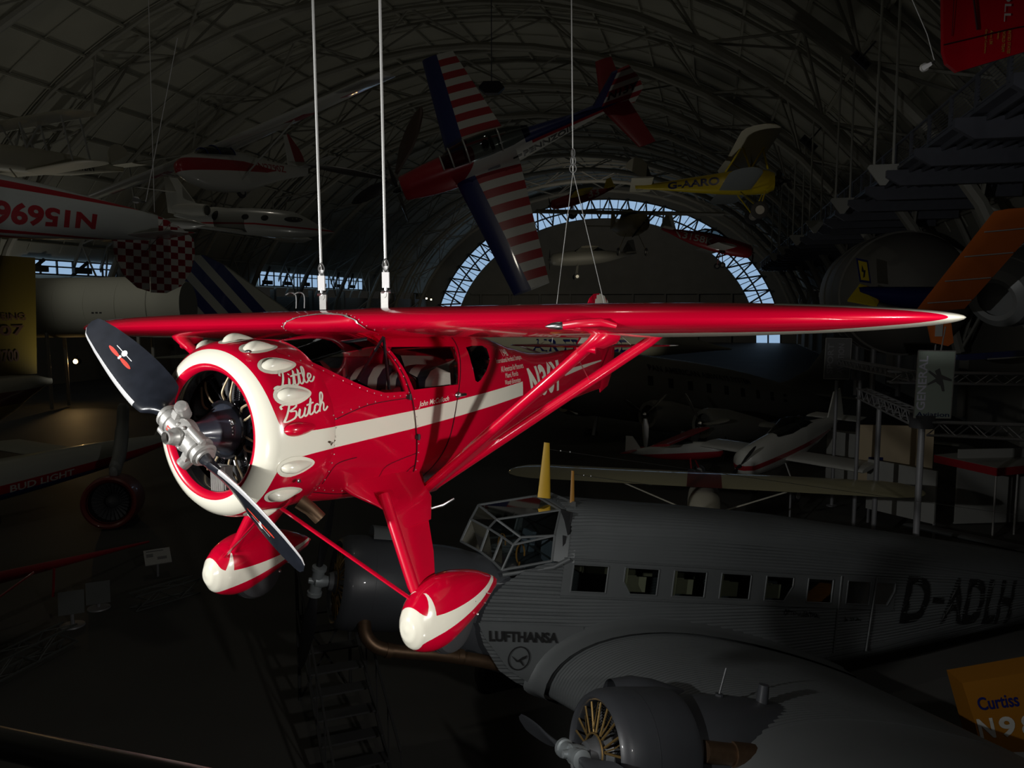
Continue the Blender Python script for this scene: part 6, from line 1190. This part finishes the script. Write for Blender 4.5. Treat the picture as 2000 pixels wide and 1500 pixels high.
P = thing('bright_tailed_aeroplane', 'small aeroplane tail with framed yellow fin and yellow-red tailplane under the walkway', 'aeroplane', Matrix.Translation(PL['sign'])); sc_ = 1.0
g = G(); g.prism([(-.33, .62), (.22, .50), (.42, -.55), (-.12, -.48)], 0, .06, Mxz); g.build('tail_fin', bluep, P, 0); g = G(); g.prism([(-.24, .50), (.16, .41), (.32, -.44), (-.06, -.39)], -.02, 0, Mxz); g.build('fin_panel', yel, P, 0); g = G(); g.prism([(-.06, .3), (.04, .05), (.12, .05), (.10, -.25), (.02, -.3), (.03, -.05), (-.06, .0)], -.03, -.021, Mxz); g.build('emblem', dark, P, 0)
g = G(); g.loft([[(x, y, z - .04), (x, y, z + .04)] + [(x2, y2, z2 + .04), (x2, y2, z2 - .04)] for x, y, z, x2, y2, z2 in ((-.1, 0, -.6, 1.1, .2, -.95), (-.9, -.6, -1.35, .5, -.5, -1.6))]); g.build('tailplane', maskmat('yellow_red_surface', (.55, .42, .01), [(WR, lambda x, y, z: (x + z * .6).gt(-.15))], .5), P, 0); fus(P, [(-.2, .25, -.7, -1.2, 2), (2, .5, -.7, -1.7, 2), (5, .5, -.7, -1.7, 2)], bluep, 20)
a, b = Vector(PL['blueA']), Vector(PL['blueB']); P = thing('blue_wing_aeroplane', 'dark blue wing slanting in from the right edge below the red wingtip', 'aeroplane', Matrix.Translation(a)); d = b - a
g = G(); g.loft([[d * t + Vector((0, -1.1 + 2.2 * q, h * .16)) for q, h in ((0, 0), (.3, 1), (1, .1), (.5, -.3))] for t in (0, .15, 1.6)]); g.build('wing', bluep, P, 40); g = G(); g.tube([d * .3 + Vector((0, -1.12, 0)), d * 1.6 + Vector((0, -1.12, .02))], .03, 6); g.build('leading_edge', C_['alu'], P); g = G(); g.tube([d * 1.2 + Vector((-.3, 0, -.1)), d * 1.2 + Vector((-.4, .2, -b.z))], .05, 8); g.build('support_stand', galv, P)

a = Vector(PL['curtA']); P = thing('orange_biplane_fuselage', 'orange fabric fuselage end with N98 and a script name at the bottom right corner', 'aeroplane', Matrix.Translation(a)); A, B, C2, D2 = [Vector(PL[k]) - a for k in ('curtA', 'curtB', 'curtC', 'curtD')]
for q in (C2, D2): q.z = max(q.z, .03 - a.z)
dv = Vector((0, .45, 0)); g = G(); g.loft([[A.lerp(B, t) + Vector((0, (t - .5) ** 2 * .05, 0)), A.lerp(B, t).lerp(D2.lerp(C2, t), .5) + Vector((0, -.05, 0)), D2.lerp(C2, t), D2.lerp(C2, t) + dv, A.lerp(B, t) + dv] for t in (0, .33, .66, 1)]); fo = g.build('fuselage', mat('amber_dope', (.25, .10, .005), .5), P, 40); cb2 = bvof(fo)
def qd(u0, v0, u1, v1):
    f = lambda u, v: (lambda p: (p.x, p.z))(A.lerp(B, u).lerp(D2.lerp(C2, u), v))
    return (f(u0, v1), f(u1, v1), f(u1, v0), f(u0, v0))
for t_, q, w_ in (('N', (.02, .46, .18, .72), .03), ('9', (.23, .46, .39, .72), .03), ('8', (.45, .46, .61, .72), .03)): text_on('registration', t_, qd(*q), cb2, 'Y', -1, wht, P, w_, .1, .008)
text_on('name_script', 'Curtiss', qd(.08, .20, .48, .36), cb2, 'Y', -1, bluep, P, .02, .1, .008); decal('pale_band', [list(qd(.08, .92, .98, .995))], cb2, 'Y', -1, wht, P, .2, .006)
